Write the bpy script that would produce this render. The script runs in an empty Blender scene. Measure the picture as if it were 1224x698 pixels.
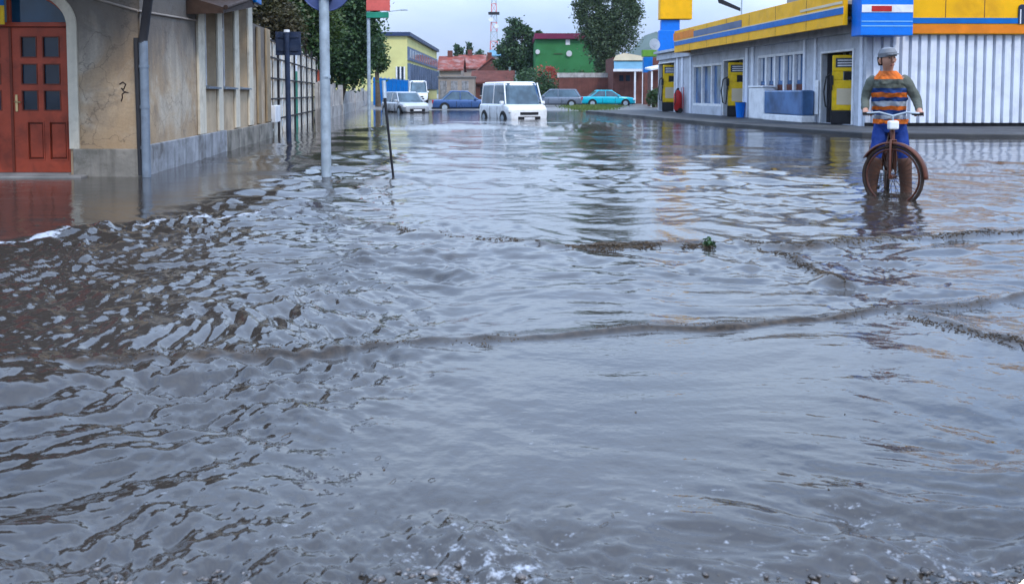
import bpy, bmesh, math, random
import numpy as np
from mathutils import Vector, Matrix
random.seed(7); rng = np.random.default_rng(11)
S = bpy.context.scene
COL = S.collection
R = math.radians
# ------------------------------------------------------------------ camera model
F, CX, CY, H, TILT = 1000.0, 612.0, 164.4, 1.15, R(3.0)
CT, ST = math.cos(TILT), math.sin(TILT)
CAM = Vector((0, 0, H))
def ray(u, v):
    a, b = (u-CX)/F, (CY-v)/F
    return Vector((a, CT + b*ST, -ST + b*CT))
def G(u, v, z=0.0):
    d = ray(u, v); t = (z-H)/d.z
    return CAM + d*t
def D(u, v, Y):
    d = ray(u, v); return CAM + d*(Y/d.y)
def proj(p):
    x, y, z = p[0], p[1], p[2]-H
    f = y*CT - z*ST; up = y*ST + z*CT
    return (CX + F*x/f, CY - F*up/f)
cam = bpy.data.cameras.new('camera'); co = bpy.data.objects.new('camera', cam); COL.objects.link(co)
co.location = CAM; co.rotation_euler = (R(90)-TILT, 0, 0)
cam.sensor_width = 36; cam.lens = 36*F/1224; cam.shift_y = -(349-CY)/1224
cam.clip_start = .05; cam.clip_end = 9000
cam.dof.use_dof = True; cam.dof.focus_distance = 9; cam.dof.aperture_fstop = 5.6
S.camera = co

# ------------------------------------------------------------------ materials
def newmat(name):
    m = bpy.data.materials.new(name); m.use_nodes = True
    nt = m.node_tree; b = nt.nodes['Principled BSDF']
    return m, nt, b
def N(nt, t, **k):
    n = nt.nodes.new(t)
    for a, b in k.items(): setattr(n, a, b)
    return n
def noise(nt, vec, scale, detail=5, rough=.55, dist=0):
    n = N(nt, 'ShaderNodeTexNoise'); n.inputs['Scale'].default_value = scale
    n.inputs['Detail'].default_value = detail; n.inputs['Roughness'].default_value = rough
    n.inputs['Distortion'].default_value = dist
    if vec: nt.links.new(vec, n.inputs['Vector'])
    return n.outputs['Fac']
def maprange(nt, f, a, b, c=0, d=1):
    n = N(nt, 'ShaderNodeMapRange'); nt.links.new(f, n.inputs[0])
    for i, x in enumerate((a, b, c, d)): n.inputs[i+1].default_value = x
    return n.outputs[0]
def mix(nt, f, a, b, mode='MIX'):
    n = N(nt, 'ShaderNodeMix', data_type='RGBA', blend_type=mode)
    if isinstance(f, (int, float)): n.inputs[0].default_value = f
    else: nt.links.new(f, n.inputs[0])
    for s, x in ((n.inputs[6], a), (n.inputs[7], b)):
        if isinstance(x, tuple): s.default_value = (*x, 1)
        else: nt.links.new(x, s)
    return n.outputs[2]
def objvec(nt, scale=(1, 1, 1)):
    tc = N(nt, 'ShaderNodeTexCoord'); mp = N(nt, 'ShaderNodeMapping'); mp.inputs['Scale'].default_value = scale
    nt.links.new(tc.outputs['Object'], mp.inputs['Vector']); return mp.outputs['Vector']
def mat(name, col, rough=.6, var=.25, scale=2.5, bump=.15, metal=0.0, dirt=None, streak=0.0, spec=.2, coat=0.0):
    m, nt, b = newmat(name)
    v = objvec(nt)
    dk = tuple(c*(1-var) for c in col); lt = tuple(min(1, c*(1+var)) for c in col)
    c = mix(nt, maprange(nt, noise(nt, v, scale, 6), .3, .7), dk, lt)
    if dirt:
        dc, amt, ds = dirt
        c = mix(nt, maprange(nt, noise(nt, v, ds, 7, .62, .4), .48, .7, 0, amt), c, dc)
    if streak:
        sv = objvec(nt, (5, 5, .35))
        c = mix(nt, maprange(nt, noise(nt, sv, 1.3, 5, .6), .5, .75, 0, streak), c, tuple(x*.35 for x in col))
    nt.links.new(c, b.inputs['Base Color'])
    nt.links.new(maprange(nt, noise(nt, v, scale*2.3, 4), .3, .7, max(.02, rough-.1), min(1, rough+.1)), b.inputs['Roughness'])
    b.inputs['Metallic'].default_value = metal; b.inputs['Specular IOR Level'].default_value = spec
    b.inputs['Coat Weight'].default_value = coat; b.inputs['Coat Roughness'].default_value = .08
    if bump:
        bp = N(nt, 'ShaderNodeBump'); bp.inputs['Strength'].default_value = bump; bp.inputs['Distance'].default_value = .02
        nt.links.new(noise(nt, v, scale*9, 6, .65), bp.inputs['Height']); nt.links.new(bp.outputs[0], b.inputs['Normal'])
    return m
M = {}
def plaster():
    m, nt, b = newmat('house_plaster'); v = objvec(nt)
    c = mix(nt, maprange(nt, noise(nt, v, .9, 6, .6), .35, .65), (.37, .255, .15), (.49, .365, .235))
    c = mix(nt, maprange(nt, noise(nt, v, .8, 7, .65, .6), .47, .6, 0, .8), c, (.52, .46, .37))
    c = mix(nt, maprange(nt, noise(nt, v, 1.7, 8, .7, .8), .52, .72, 0, .75), c, (.13, .105, .085))
    c = mix(nt, maprange(nt, noise(nt, objvec(nt, (3.2, 3.2, .5)), 1.0, 6, .65, .5), .55, .78, 0, .5), c, (.12, .10, .085))
    c = mix(nt, maprange(nt, noise(nt, v, 30, 3, .6), .35, .65, 0, .22), c, (.16, .12, .09))
    # damp tide mark above the plinth and grime under the cornice, uneven by noise
    sx = N(nt, 'ShaderNodeSeparateXYZ'); nt.links.new(v, sx.inputs[0])
    ad = N(nt, 'ShaderNodeMath', operation='MULTIPLY_ADD'); nt.links.new(noise(nt, objvec(nt, (2.5, 2.5, .5)), 1.5, 6), ad.inputs[0]); ad.inputs[1].default_value = 1.3
    nt.links.new(sx.outputs['Z'], ad.inputs[2])
    c = mix(nt, maprange(nt, ad.outputs[0], 1.85, 2.8, 0, .85), c, (.095, .085, .078))
    c = mix(nt, maprange(nt, ad.outputs[0], 1.5, 1.0, 0, .6), c, (.33, .215, .115))
    vo = N(nt, 'ShaderNodeTexVoronoi', feature='DISTANCE_TO_EDGE'); vo.inputs['Scale'].default_value = .75
    dv = N(nt, 'ShaderNodeVectorMath', operation='ADD'); nz_ = N(nt, 'ShaderNodeTexNoise'); nz_.inputs['Scale'].default_value = 2.2; nz_.inputs['Detail'].default_value = 6; nt.links.new(v, nz_.inputs['Vector']); nt.links.new(v, dv.inputs[0]); nt.links.new(nz_.outputs['Color'], dv.inputs[1]); nt.links.new(dv.outputs[0], vo.inputs['Vector'])
    c = mix(nt, maprange(nt, vo.outputs['Distance'], .008, .002, 0, .45), c, (.07, .055, .045))
    nt.links.new(c, b.inputs['Base Color']); b.inputs['Roughness'].default_value = .88
    bp = N(nt, 'ShaderNodeBump'); bp.inputs['Strength'].default_value = .5; bp.inputs['Distance'].default_value = .02
    nt.links.new(noise(nt, v, 16, 8, .7), bp.inputs['Height']); nt.links.new(bp.outputs[0], b.inputs['Normal'])
    return m
M['plaster'] = plaster()
M['plaster_light'] = mat('light_plaster', (.46, .355, .24), .85, .2, 1.2, .4, dirt=((.2, .15, .11), .6, 1.3), streak=.2)
M['plinth'] = mat('plinth_stone', (.24, .22, .19), .8, .35, 2, .5, dirt=((.06, .06, .045), .9, 2.6), streak=.7)
M['plinth_grey'] = mat('plinth_grey', (.29, .30, .32), .75, .3, 2.5, .5, dirt=((.09, .08, .07), .85, 2.2), streak=.75)
M['trim'] = mat('cream_trim', (.62, .56, .45), .7, .12, 3, .2, dirt=((.3, .25, .18), .6, 3), streak=.35)
M['door'] = mat('door_paint', (.36, .062, .030), .42, .22, 3, .12, dirt=((.12, .03, .02), .6, 4), coat=.1)
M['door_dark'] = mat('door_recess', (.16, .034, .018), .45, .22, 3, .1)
M['brass'] = mat('brass', (.55, .4, .2), .35, .15, 8, 0, metal=.9)
M['pipe'] = mat('zinc_pipe', (.20, .24, .29), .45, .2, 3, .1, metal=.4, dirt=((.08, .08, .09), .6, 3))
M['pipe_dark'] = mat('dark_pipe', (.035, .035, .04), .5, .2, 3, .1)
M['wood_dark'] = mat('dark_wood', (.05, .03, .022), .7, .35, 5, .3)
M['roof_tile'] = mat('roof_tile', (.20, .07, .045), .8, .35, 6, .4)
M['graffiti'] = mat('graffiti_paint', (.03, .02, .02), .7, .2, 8, 0)
M['white'] = mat('white_paint', (.72, .73, .75), .5, .08, 3, .08, dirt=((.4, .4, .42), .5, 2.5))
M['galv'] = mat('galvanised_steel', (.36, .42, .47), .5, .2, 6, .15, metal=.35, dirt=((.2, .22, .25), .6, 5))
M['navy'] = mat('navy_paint', (.018, .03, .065), .5, .3, 6, .1, dirt=((.05, .06, .09), .6, 5))
M['signback'] = mat('sign_back', (.07, .095, .22), .45, .2, 6, .1, metal=.2)
M['blue'] = mat('bright_blue', (.005, .17, .68), .4, .1, 2, .05, dirt=((.01, .10, .4), .4, 2), spec=.2)
M['blue_deep'] = mat('stripe_blue', (.0, .12, .40), .4, .15, 2, .05, spec=.2)
M['yellow'] = mat('sign_yellow', (.84, .42, .0), .45, .1, 1.2, .05, dirt=((.5, .22, .01), .5, 1.5), spec=.2)
M['yellow_pump'] = mat('pump_yellow', (.80, .52, .01), .35, .1, 3, .05, dirt=((.4, .22, .02), .5, 5), spec=.2)
M['orange'] = mat('orange_stripe', (.70, .20, .01), .5, .15, 2, .05, spec=.2)
M['red'] = mat('red_paint', (.42, .02, .02), .4, .2, 4, .05)
M['grey_panel'] = mat('grey_panel', (.47, .50, .56), .5, .12, 1.5, .08, dirt=((.2, .21, .24), .5, 2), streak=.3)
M['steel_white'] = mat('ribbed_panel', (.70, .74, .82), .4, .07, 1.5, .05, dirt=((.42, .44, .48), .5, 1.4), streak=.25)
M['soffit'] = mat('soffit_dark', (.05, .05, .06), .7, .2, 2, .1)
M['black'] = mat('black_plastic', (.015, .015, .018), .45, .3, 6, .05)
M['rubber'] = mat('rubber', (.02, .02, .02), .75, .3, 9, .2)
M['concrete'] = mat('concrete', (.24, .23, .22), .85, .25, 1.5, .4, dirt=((.1, .1, .1), .6, 2))
M['asphalt'] = mat('asphalt', (.045, .045, .047), .6, .3, .6, .4, dirt=((.14, .135, .125), .6, .4))
M['wetland'] = mat('wet_asphalt', (.15, .14, .13), .4, .3, .8, .4, dirt=((.12, .11, .10), .6, .7))
M['boards'] = mat('fence_boards', (.62, .57, .49), .8, .18, 2.2, .3, dirt=((.3, .26, .2), .5, 3), streak=.25)
M['tanwood'] = mat('tan_boards', (.32, .24, .15), .8, .25, 2, .3, streak=.5)
M['green_board'] = mat('green_board', (.02, .22, .14), .6, .2, 3, .1)
M['ironwork'] = mat('dark_iron', (.02, .018, .02), .6, .3, 4, .1)
M['palewall'] = mat('pale_wall', (.40, .38, .36), .85, .3, 1.5, .3, dirt=((.16, .14, .13), .8, 1.2), streak=.5)
M['limewall'] = mat('yellow_render', (.60, .57, .24), .8, .1, .5, .1, dirt=((.45, .38, .15), .4, .5))
M['bluegrey'] = mat('bluegrey_cladding', (.10, .14, .23), .5, .25, .7, .1)
M['navy_roof'] = mat('navy_roof', (.03, .05, .11), .5, .2, .7, .1)
M['redroof'] = mat('red_roof', (.22, .055, .04), .8, .4, .9, .3, dirt=((.35, .27, .25), .75, .6))
M['brownroof'] = mat('brown_roof', (.13, .045, .035), .8, .3, .9, .3)
M['beige'] = mat('beige_wall', (.34, .29, .25), .85, .2, .6, .2, dirt=((.18, .15, .13), .5, .6))
M['greenwall'] = mat('green_render', (.035, .17, .055), .8, .15, .4, .1, dirt=((.05, .23, .09), .5, .5))
M['magenta'] = mat('maroon_roof', (.16, .02, .06), .6, .2, .8, .1)
M['brownwall'] = mat('brown_planks', (.13, .05, .04), .8, .3, 1.2, .2, streak=.4)
M['cream'] = mat('cream_board', (.62, .52, .36), .6, .12, .8, .05)
M['turq_roof'] = mat('teal_roof', (.10, .23, .32), .5, .2, .8, .1)
M['green_sign'] = mat('green_board_sign', (.10, .24, .03), .6, .25, 1, .1)
M['silver'] = mat('silver_paint', (.48, .50, .53), .3, .06, 1, 0, metal=.4, coat=.6)
M['carwhite'] = mat('white_car_paint', (.78, .79, .80), .3, .04, 1, 0, coat=.6, dirt=((.5, .48, .46), .5, 3))
M['carblue'] = mat('blue_car_paint', (.035, .09, .24), .3, .06, 1, 0, metal=.2, coat=.7)
M['carturq'] = mat('turquoise_car_paint', (.0, .42, .55), .3, .05, 1, 0, coat=.7)
M['cargrey'] = mat('slate_car_paint', (.15, .18, .23), .3, .06, 1, 0, metal=.3, coat=.6)
M['lamp_lens'] = mat('lamp_lens', (.75, .77, .78), .1, .05, 3, 0)
M['tail'] = mat('tail_lens', (.4, .01, .01), .15, .1, 3, 0)
M['skin'] = mat('skin', (.50, .27, .19), .5, .12, 6, .05)
M['trouser'] = mat('blue_trousers', (.015, .045, .22), .8, .3, 5, .3)
M['wader'] = mat('brown_waders', (.10, .05, .035), .45, .25, 5, .2)
M['jacket'] = mat('grey_green_jacket', (.11, .12, .10), .8, .25, 6, .3)
M['hivis'] = mat('orange_hivis', (.82, .17, .02), .7, .3, 5, .3, dirt=((.25, .09, .04), .7, 7))
M['vestblue'] = mat('vest_blue', (.025, .06, .20), .7, .35, 5, .3)
M['reflect'] = mat('silver_tape', (.40, .43, .48), .4, .25, 6, .1)
M['lips'] = mat('lips', (.34, .13, .10), .5, .1, 6, 0)
M['cap'] = mat('grey_cap', (.20, .21, .23), .8, .2, 6, .2)
M['hair'] = mat('dark_hair', (.04, .025, .02), .7, .3, 20, .2)
M['bike'] = mat('brown_bike_paint', (.11, .04, .025), .4, .25, 6, .05)
M['tyre'] = mat('muddy_tyre', (.055, .036, .027), .8, .3, 15, .3)
M['leather'] = mat('brown_leather', (.13, .06, .035), .6, .3, 8, .2)
M['redboard'] = mat('faded_red_board', (.62, .12, .10), .5, .15, 3, .05)
M['signline'] = mat('pale_blue_line', (.22, .50, .80), .4, .1, 3, 0)
M['foam_and_glint'] = mat('foam_and_glint', (.6, .6, .6), .7, .1, 10, .3)
def glass(name, col, rough=.06):
    m, nt, b = newmat(name); v = objvec(nt)
    nt.links.new(mix(nt, maprange(nt, noise(nt, v, 1.1, 3), .35, .65), tuple(c*.6 for c in col), tuple(c*1.4 for c in col)), b.inputs['Base Color'])
    b.inputs['Roughness'].default_value = rough; b.inputs['IOR'].default_value = 1.5
    bp = N(nt, 'ShaderNodeBump'); bp.inputs['Strength'].default_value = .06; bp.inputs['Distance'].default_value = .05
    nt.links.new(noise(nt, v, 2.2, 1), bp.inputs['Height']); nt.links.new(bp.outputs[0], b.inputs['Normal'])
    return m
M['glass'] = glass('dark_glass', (.010, .022, .04))
M['fanglass'] = glass('fanlight_glass', (.012, .05, .10))
M['carglass'] = glass('car_glass', (.07, .12, .16), .04)
M['blueglass'] = glass('blue_glass', (.06, .13, .27), .12)
def leafmat(name, a, b_, c3=None):
    m, nt, b = newmat(name)
    g = N(nt, 'ShaderNodeNewGeometry')
    c = mix(nt, g.outputs['Random Per Island'], a, b_)
    if c3: c = mix(nt, maprange(nt, noise(nt, objvec(nt), .5, 3), .5, .65, 0, .7), c, c3)
    nt.links.new(c, b.inputs['Base Color']); b.inputs['Roughness'].default_value = .6
    tr = N(nt, 'ShaderNodeBsdfTranslucent'); nt.links.new(c, tr.inputs[0])
    ms = N(nt, 'ShaderNodeMixShader'); ms.inputs[0].default_value = .25
    nt.links.new(b.outputs[0], ms.inputs[1]); nt.links.new(tr.outputs[0], ms.inputs[2])
    nt.links.new(ms.outputs[0], nt.nodes['Material Output'].inputs[0]); return m
M['leaf'] = leafmat('tree_leaves', (.018, .05, .012), (.06, .12, .03), (.10, .14, .03))
M['leaf_dark'] = leafmat('dark_leaves', (.015, .045, .018), (.06, .13, .04))
M['leaf_poplar'] = leafmat('poplar_leaves', (.03, .06, .024), (.09, .14, .06))
M['leaf_dry'] = leafmat('dry_leaves', (.045, .035, .018), (.10, .08, .035), (.06, .085, .02))
M['leaf_red'] = leafmat('red_leaves', (.35, .04, .03), (.55, .10, .07))
M['grass'] = leafmat('grass_blades', (.05, .10, .015), (.13, .19, .03), (.16, .16, .05))
M['bark'] = mat('bark', (.09, .07, .05), .9, .35, 4, .6)
M['hill'] = mat('hill_forest', (.045, .075, .05), .95, .4, .012, 0)

# ------------------------------------------------------------------ mesh builder
ORG = {}
class MB:
    def __init__(s, M=None): s.v = []; s.f = []; s.mi = []; s.sm = []; s.M = M
    def add(s, vs, fs, mi=0, sm=False):
        o = len(s.v)
        for p in vs:
            p = Vector(p); s.v.append(s.M @ p if s.M is not None else p)
        for f in fs: s.f.append([i+o for i in f]); s.mi.append(mi); s.sm.append(sm)
        return s
    def box(s, x0, x1, y0, y1, z0, z1, mi=0):
        x0, x1 = sorted((x0, x1)); y0, y1 = sorted((y0, y1)); z0, z1 = sorted((z0, z1))
        return s.add([(x0,y0,z0),(x1,y0,z0),(x1,y1,z0),(x0,y1,z0),(x0,y0,z1),(x1,y0,z1),(x1,y1,z1),(x0,y1,z1)],
                     [(0,3,2,1),(4,5,6,7),(0,1,5,4),(1,2,6,5),(2,3,7,6),(3,0,4,7)], mi)
    def rbox(s, x0, x1, y0, y1, z0, z1, r=.02, mi=0, seg=2):
        bm = bmesh.new(); bmesh.ops.create_cube(bm, size=1)
        for w in bm.verts: w.co = Vector(((x0+x1)/2+w.co.x*(x1-x0), (y0+y1)/2+w.co.y*(y1-y0), (z0+z1)/2+w.co.z*(z1-z0)))
        bmesh.ops.bevel(bm, geom=bm.edges[:], offset=r, segments=seg, affect='EDGES', profile=.5)
        bm.verts.index_update()
        s.add([w.co.copy() for w in bm.verts], [[w.index for w in f.verts] for f in bm.faces], mi); bm.free(); return s
    def tube(s, pts, r, n=10, mi=0, cap=True):
        pts = [Vector(p) for p in pts]; rs = r if isinstance(r, (list, tuple)) else [r]*len(pts)
        vs = []; fs = []
        for i, p in enumerate(pts):
            t = (pts[min(i+1, len(pts)-1)]-pts[max(i-1, 0)]).normalized()
            if i == 0: a = t.orthogonal()
            a = a - t*a.dot(t)
            if a.length < 1e-4: a = t.orthogonal()
            a.normalize(); b = t.cross(a)
            for k in range(n):
                q = 2*math.pi*k/n; vs.append(p + (a*math.cos(q)+b*math.sin(q))*rs[i])
        for i in range(len(pts)-1):
            for k in range(n):
                k2 = (k+1) % n; fs.append((i*n+k, i*n+k2, (i+1)*n+k2, (i+1)*n+k))
        s.add(vs, fs, mi, True)
        if cap:
            s.add(vs[:n], [tuple(range(n))[::-1]], mi); s.add(vs[-n:], [tuple(range(n))], mi)
        return s
    def prism(s, poly, y0, y1, mi=0, axis='y'):
        n = len(poly)
        if axis == 'y': vs = [(a, y0, b) for a, b in poly]+[(a, y1, b) for a, b in poly]
        elif axis == 'z': vs = [(a, b, y0) for a, b in poly]+[(a, b, y1) for a, b in poly]
        else: vs = [(y0, a, b) for a, b in poly]+[(y1, a, b) for a, b in poly]
        return s.add(vs, [tuple(range(n)), tuple(range(n, 2*n))[::-1]]+[(i, i+n, (i+1) % n+n, (i+1) % n) for i in range(n)], mi)
    def torus(s, c, R_, r, ax, n=36, m=8, mi=0):
        c = Vector(c); ax = Vector(ax).normalized(); a = ax.orthogonal().normalized(); b = ax.cross(a)
        vs = []; fs = []
        for i in range(n):
            q = 2*math.pi*i/n; d = a*math.cos(q)+b*math.sin(q)
            for j in range(m):
                w = 2*math.pi*j/m; vs.append(c + d*(R_+r*math.cos(w)) + ax*(r*math.sin(w)))
        for i in range(n):
            for j in range(m): fs.append((i*m+j, ((i+1) % n)*m+j, ((i+1) % n)*m+(j+1) % m, i*m+(j+1) % m))
        return s.add(vs, fs, mi, True)
    def disc(s, c, ax, r, t, n=28, mi=0):
        c = Vector(c); ax = Vector(ax).normalized()
        return s.tube([c-ax*t/2, c+ax*t/2], r, n, mi)
    def wall(s, x0, x1, z0, z1, holes, y0, y1, mi=0):
        xs = sorted({x0, x1, *[h[0] for h in holes], *[h[1] for h in holes]}); zs = sorted({z0, z1, *[h[2] for h in holes], *[h[3] for h in holes]})
        xs = [x for x in xs if x0 <= x <= x1]; zs = [z for z in zs if z0 <= z <= z1]
        def solid(i, j):
            if i < 0 or j < 0 or i >= len(xs)-1 or j >= len(zs)-1: return False
            mx, mz = (xs[i]+xs[i+1])/2, (zs[j]+zs[j+1])/2
            return not any(h[0] < mx < h[1] and h[2] < mz < h[3] for h in holes)
        for i in range(len(xs)-1):
            for j in range(len(zs)-1):
                if not solid(i, j): continue
                a, b, c, d = xs[i], xs[i+1], zs[j], zs[j+1]
                s.add([(a,y0,c),(b,y0,c),(b,y0,d),(a,y0,d)], [(0,1,2,3)], mi); s.add([(a,y1,c),(b,y1,c),(b,y1,d),(a,y1,d)], [(3,2,1,0)], mi)
                if not solid(i-1, j): s.add([(a,y0,c),(a,y1,c),(a,y1,d),(a,y0,d)], [(3,2,1,0)], mi)
                if not solid(i+1, j): s.add([(b,y0,c),(b,y1,c),(b,y1,d),(b,y0,d)], [(0,1,2,3)], mi)
                if not solid(i, j-1): s.add([(a,y0,c),(b,y0,c),(b,y1,c),(a,y1,c)], [(3,2,1,0)], mi)
                if not solid(i, j+1): s.add([(a,y0,d),(b,y0,d),(b,y1,d),(a,y1,d)], [(0,1,2,3)], mi)
        return s
    def build(s, name, mats, parent=None, bevel=0, fix=True):
        if not isinstance(mats, (list, tuple)): mats = [mats]
        o_ = Vector((0, 0, 0))
        if parent is not None: o_ = ORG.get(parent.name, o_)
        me = bpy.data.meshes.new(name)
        me.from_pydata([tuple(p-o_) for p in s.v], [], s.f)
        for m in mats: me.materials.append(m)
        me.polygons.foreach_set('material_index', s.mi); me.polygons.foreach_set('use_smooth', s.sm)
        if fix:
            bm = bmesh.new(); bm.from_mesh(me); bmesh.ops.recalc_face_normals(bm, faces=bm.faces); bm.to_mesh(me); bm.free()
        me.update()
        o = bpy.data.objects.new(name, me); COL.objects.link(o)
        if parent is not None: o.parent = parent; ORG[o.name] = o_
        if bevel:
            b = o.modifiers.new('bevel', 'BEVEL'); b.width = bevel; b.segments = 2; b.limit_method = 'ANGLE'; b.angle_limit = R(40)
        return o
def tag(o, label=None, cat=None, group=None, kind=None):
    for k, x in (('label', label), ('category', cat), ('group', group), ('kind', kind)):
        if x: o[k] = x
    return o
def thing(name, loc, label, cat, group=None, rz=0):
    o = bpy.data.objects.new(name, None); COL.objects.link(o); o.location = loc; o.rotation_euler = (0, 0, rz); o.empty_display_size = .2
    if rz == 0: ORG[o.name] = Vector(loc)      # world-built parts; rotated things are built at the origin
    else: ORG[o.name] = Vector((0, 0, 0))
    return tag(o, label, cat, group)
def proto(name, label, cat, group=None):       # a thing built round its own origin, then placed
    o = bpy.data.objects.new(name, None); COL.objects.link(o); ORG[o.name] = Vector((0, 0, 0)); return tag(o, label, cat, group)
def place(o, loc, rz): o.location = loc; o.rotation_euler = (0, 0, rz); return o
def copy_tree(o, parent=None):
    c = o.copy(); COL.objects.link(c)
    if parent: c.parent = parent
    for ch in list(o.children): copy_tree(ch, c)
    return c
class Plane:                                     # vertical facade plane: pixel -> (s along, z)
    def __init__(s, p, q):
        s.p = Vector((p[0], p[1], 0)); s.x = (Vector((q[0], q[1], 0))-s.p); s.L = s.x.length; s.x.normalize()
        s.y = Vector((-s.x.y, s.x.x, 0)); s.M = Matrix(((s.x.x, s.y.x, 0, s.p.x), (s.x.y, s.y.y, 0, s.p.y), (0, 0, 1, 0), (0, 0, 0, 1)))
    def sz(s, u, v, off=0):
        d = ray(u, v); q = s.p + s.y*off; t = (q-CAM).dot(s.y)/d.dot(s.y); h = CAM+d*t
        return ((h-s.p).dot(s.x), h.z)

# ------------------------------------------------------------------ world and light
W = bpy.data.worlds.new('World'); S.world = W; W.use_nodes = True
nt = W.node_tree; bg = nt.nodes['Background']
SUN_EL, SUN_AZ = R(48), R(150)
sky = N(nt, 'ShaderNodeTexSky', sky_type='NISHITA'); sky.sun_disc = False; sky.sun_elevation = SUN_EL; sky.sun_rotation = SUN_AZ
sky.air_density = 1.2; sky.dust_density = 2.0
tc = N(nt, 'ShaderNodeTexCoord'); mp = N(nt, 'ShaderNodeMapping'); mp.inputs['Scale'].default_value = (1, 1, 2.6)
nt.links.new(tc.outputs['Generated'], mp.inputs['Vector'])
cl = noise(nt, mp.outputs['Vector'], 2.2, 7, .55, .3)
ccol = mix(nt, maprange(nt, cl, .35, .68), (4.5, 6.0, 8.8), (8.3, 9.5, 11.3))
skyc = mix(nt, .85, sky.outputs[0], ccol)
sxyz = N(nt, 'ShaderNodeSeparateXYZ'); nt.links.new(tc.outputs['Generated'], sxyz.inputs[0])
zt1 = mix(nt, maprange(nt, sxyz.outputs['Z'], .05, .22), (.73, .70, .70), (1.40, 1.49, 1.58))
zt2 = mix(nt, maprange(nt, sxyz.outputs['Z'], .22, .7), zt1, (1.52, 1.72, 2.0))
skyc = mix(nt, 1.0, skyc, zt2, 'MULTIPLY')
nt.links.new(skyc, bg.inputs['Color']); bg.inputs['Strength'].default_value = .1
sl = bpy.data.lights.new('sun', 'SUN'); so = bpy.data.objects.new('sun', sl); COL.objects.link(so)
sl.energy = 1.5; sl.angle = R(11); sl.color = (1, .92, .80)
sd = Vector((math.sin(SUN_AZ)*math.cos(SUN_EL), math.cos(SUN_AZ)*math.cos(SUN_EL), math.sin(SUN_EL)))
so.rotation_euler = sd.to_track_quat('Z', 'Y').to_euler(); so.location = (0, 0, 60)
S.view_settings.view_transform = 'Standard'; S.view_settings.look = 'None'; S.view_settings.gamma = 1; S.view_settings.exposure = .52
S.cycles.use_denoising = True
S.cycles.max_bounces = 6; S.cycles.caustics_reflective = False; S.cycles.caustics_refractive = False

# ------------------------------------------------------------------ ground and water
def sst(a, b, x):
    t = np.clip((x-a)/(b-a), 0, 1); return t*t*(3-2*t)
def ground_z(x, y):
    g = -.28 + .40*sst(40, 66, y + .25*x) + .22*sst(70, 110, y)
    g = np.maximum(g, -.28 + .32*sst(2.3, 1.35, y))
    return g
def gz(x, y): return float(ground_z(np.array([x]), np.array([y]))[0])
def sheet(name, xs, ys, zf, m):
    X, Y = np.meshgrid(xs, ys); Z = zf(X, Y); nx, ny = len(xs), len(ys)
    me = bpy.data.meshes.new(name); v = np.stack([X, Y, Z], -1).reshape(-1, 3)
    i = np.arange((nx)*(ny)).reshape(ny, nx); q = np.stack([i[:-1, :-1], i[:-1, 1:], i[1:, 1:], i[1:, :-1]], -1).reshape(-1, 4)
    me.vertices.add(len(v)); me.vertices.foreach_set('co', v.ravel()); me.loops.add(q.size); me.loops.foreach_set('vertex_index', q.ravel())
    me.polygons.add(len(q)); me.polygons.foreach_set('loop_start', np.arange(0, q.size, 4)); me.polygons.foreach_set('use_smooth', np.ones(len(q), bool))
    me.update(calc_edges=True); me.validate(); me.materials.append(m)
    o = bpy.data.objects.new(name, me); COL.objects.link(o); return o
def axis(lim, near, k):
    a = [0.0]; st = near
    while a[-1] < lim: a.append(a[-1]+st); st *= k
    return np.array(a)
ax_ = axis(4500, .8, 1.07); xs = np.concatenate([-ax_[:0:-1], ax_])
ya = axis(4500, .35, 1.045); ys = np.concatenate([-axis(300, 2, 1.2)[:0:-1], ya])
tag(sheet('ground', xs, ys, ground_z, M['wetland']), kind='structure')

def polyw(px): return np.array([[G(u, v).x, G(u, v).y] for u, v in px])
RIDGES = [  # pixel polyline, height, width front, width back, silt
    ([(-90,442),(150,433),(330,421),(440,418),(560,410),(640,404),(720,396),(830,390),(950,382),(1060,376),(1150,368),(1224,358),(1320,350)], .020, .026, .09, 1.0),
    ([(400,262),(470,275),(540,284),(620,290),(660,297),(740,297),(850,297)], .030, .08, .18, .95),
    ([(890,293),(960,297),(1040,292),(1110,286),(1224,281),(1330,279)], .032, .08, .17, 1.0),
    ([(905,300),(940,312),(975,325),(1010,340)], .020, .05, .15, .9),
    ([(1085,380),(1130,392),(1180,405),(1240,416)], .016, .035, .12, .95),
    ([(-90,306),(0,296),(60,286),(140,273),(230,262),(300,256),(345,250)], .022, .22, .30, .0),
    ([(430,310),(500,306),(560,301),(615,298)], .028, .10, .35, .1),
    ([(520,345),(620,352),(720,345),(800,330)], .015, .10, .35, .0),
    ([(470,155),(560,152),(660,156),(720,150)], .10, .6, 1.2, .5),
    ([(-90,470),(60,462),(150,452),(230,442)], .022, .08, .25, .2),
]
def segdist(X, Y, P):
    best = np.full(X.shape, 1e9); side = np.zeros(X.shape)
    for a, b in zip(P[:-1], P[1:]):
        d = b-a; L2 = (d**2).sum()
        t = np.clip(((X-a[0])*d[0]+(Y-a[1])*d[1])/L2, 0, 1)
        qx, qy = X-a[0]-t*d[0], Y-a[1]-t*d[1]; r = np.sqrt(qx*qx+qy*qy)
        m = r < best; best = np.where(m, r, best); side = np.where(m, np.sign(-d[0]*qy+d[1]*qx)*np.sign(d[0]+1e-9), side)
    return best, side   # side>0: nearer the camera than the line
def fields(X, Y):
    def vn(sx, sy, seed):   # cheap smooth pseudo-noise, about -1..1
        r = np.random.default_rng(seed); o = np.zeros(X.shape)
        for k in range(7):
            a, b = r.normal(0, 1, 2); o += np.sin(X*sx*a + Y*sy*b + r.uniform(0, 6.28) + 1.3*np.sin(X*sx*.6*b - Y*sy*.7*a + r.uniform(0, 6.28)))
        return o/3.2
    return vn
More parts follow.
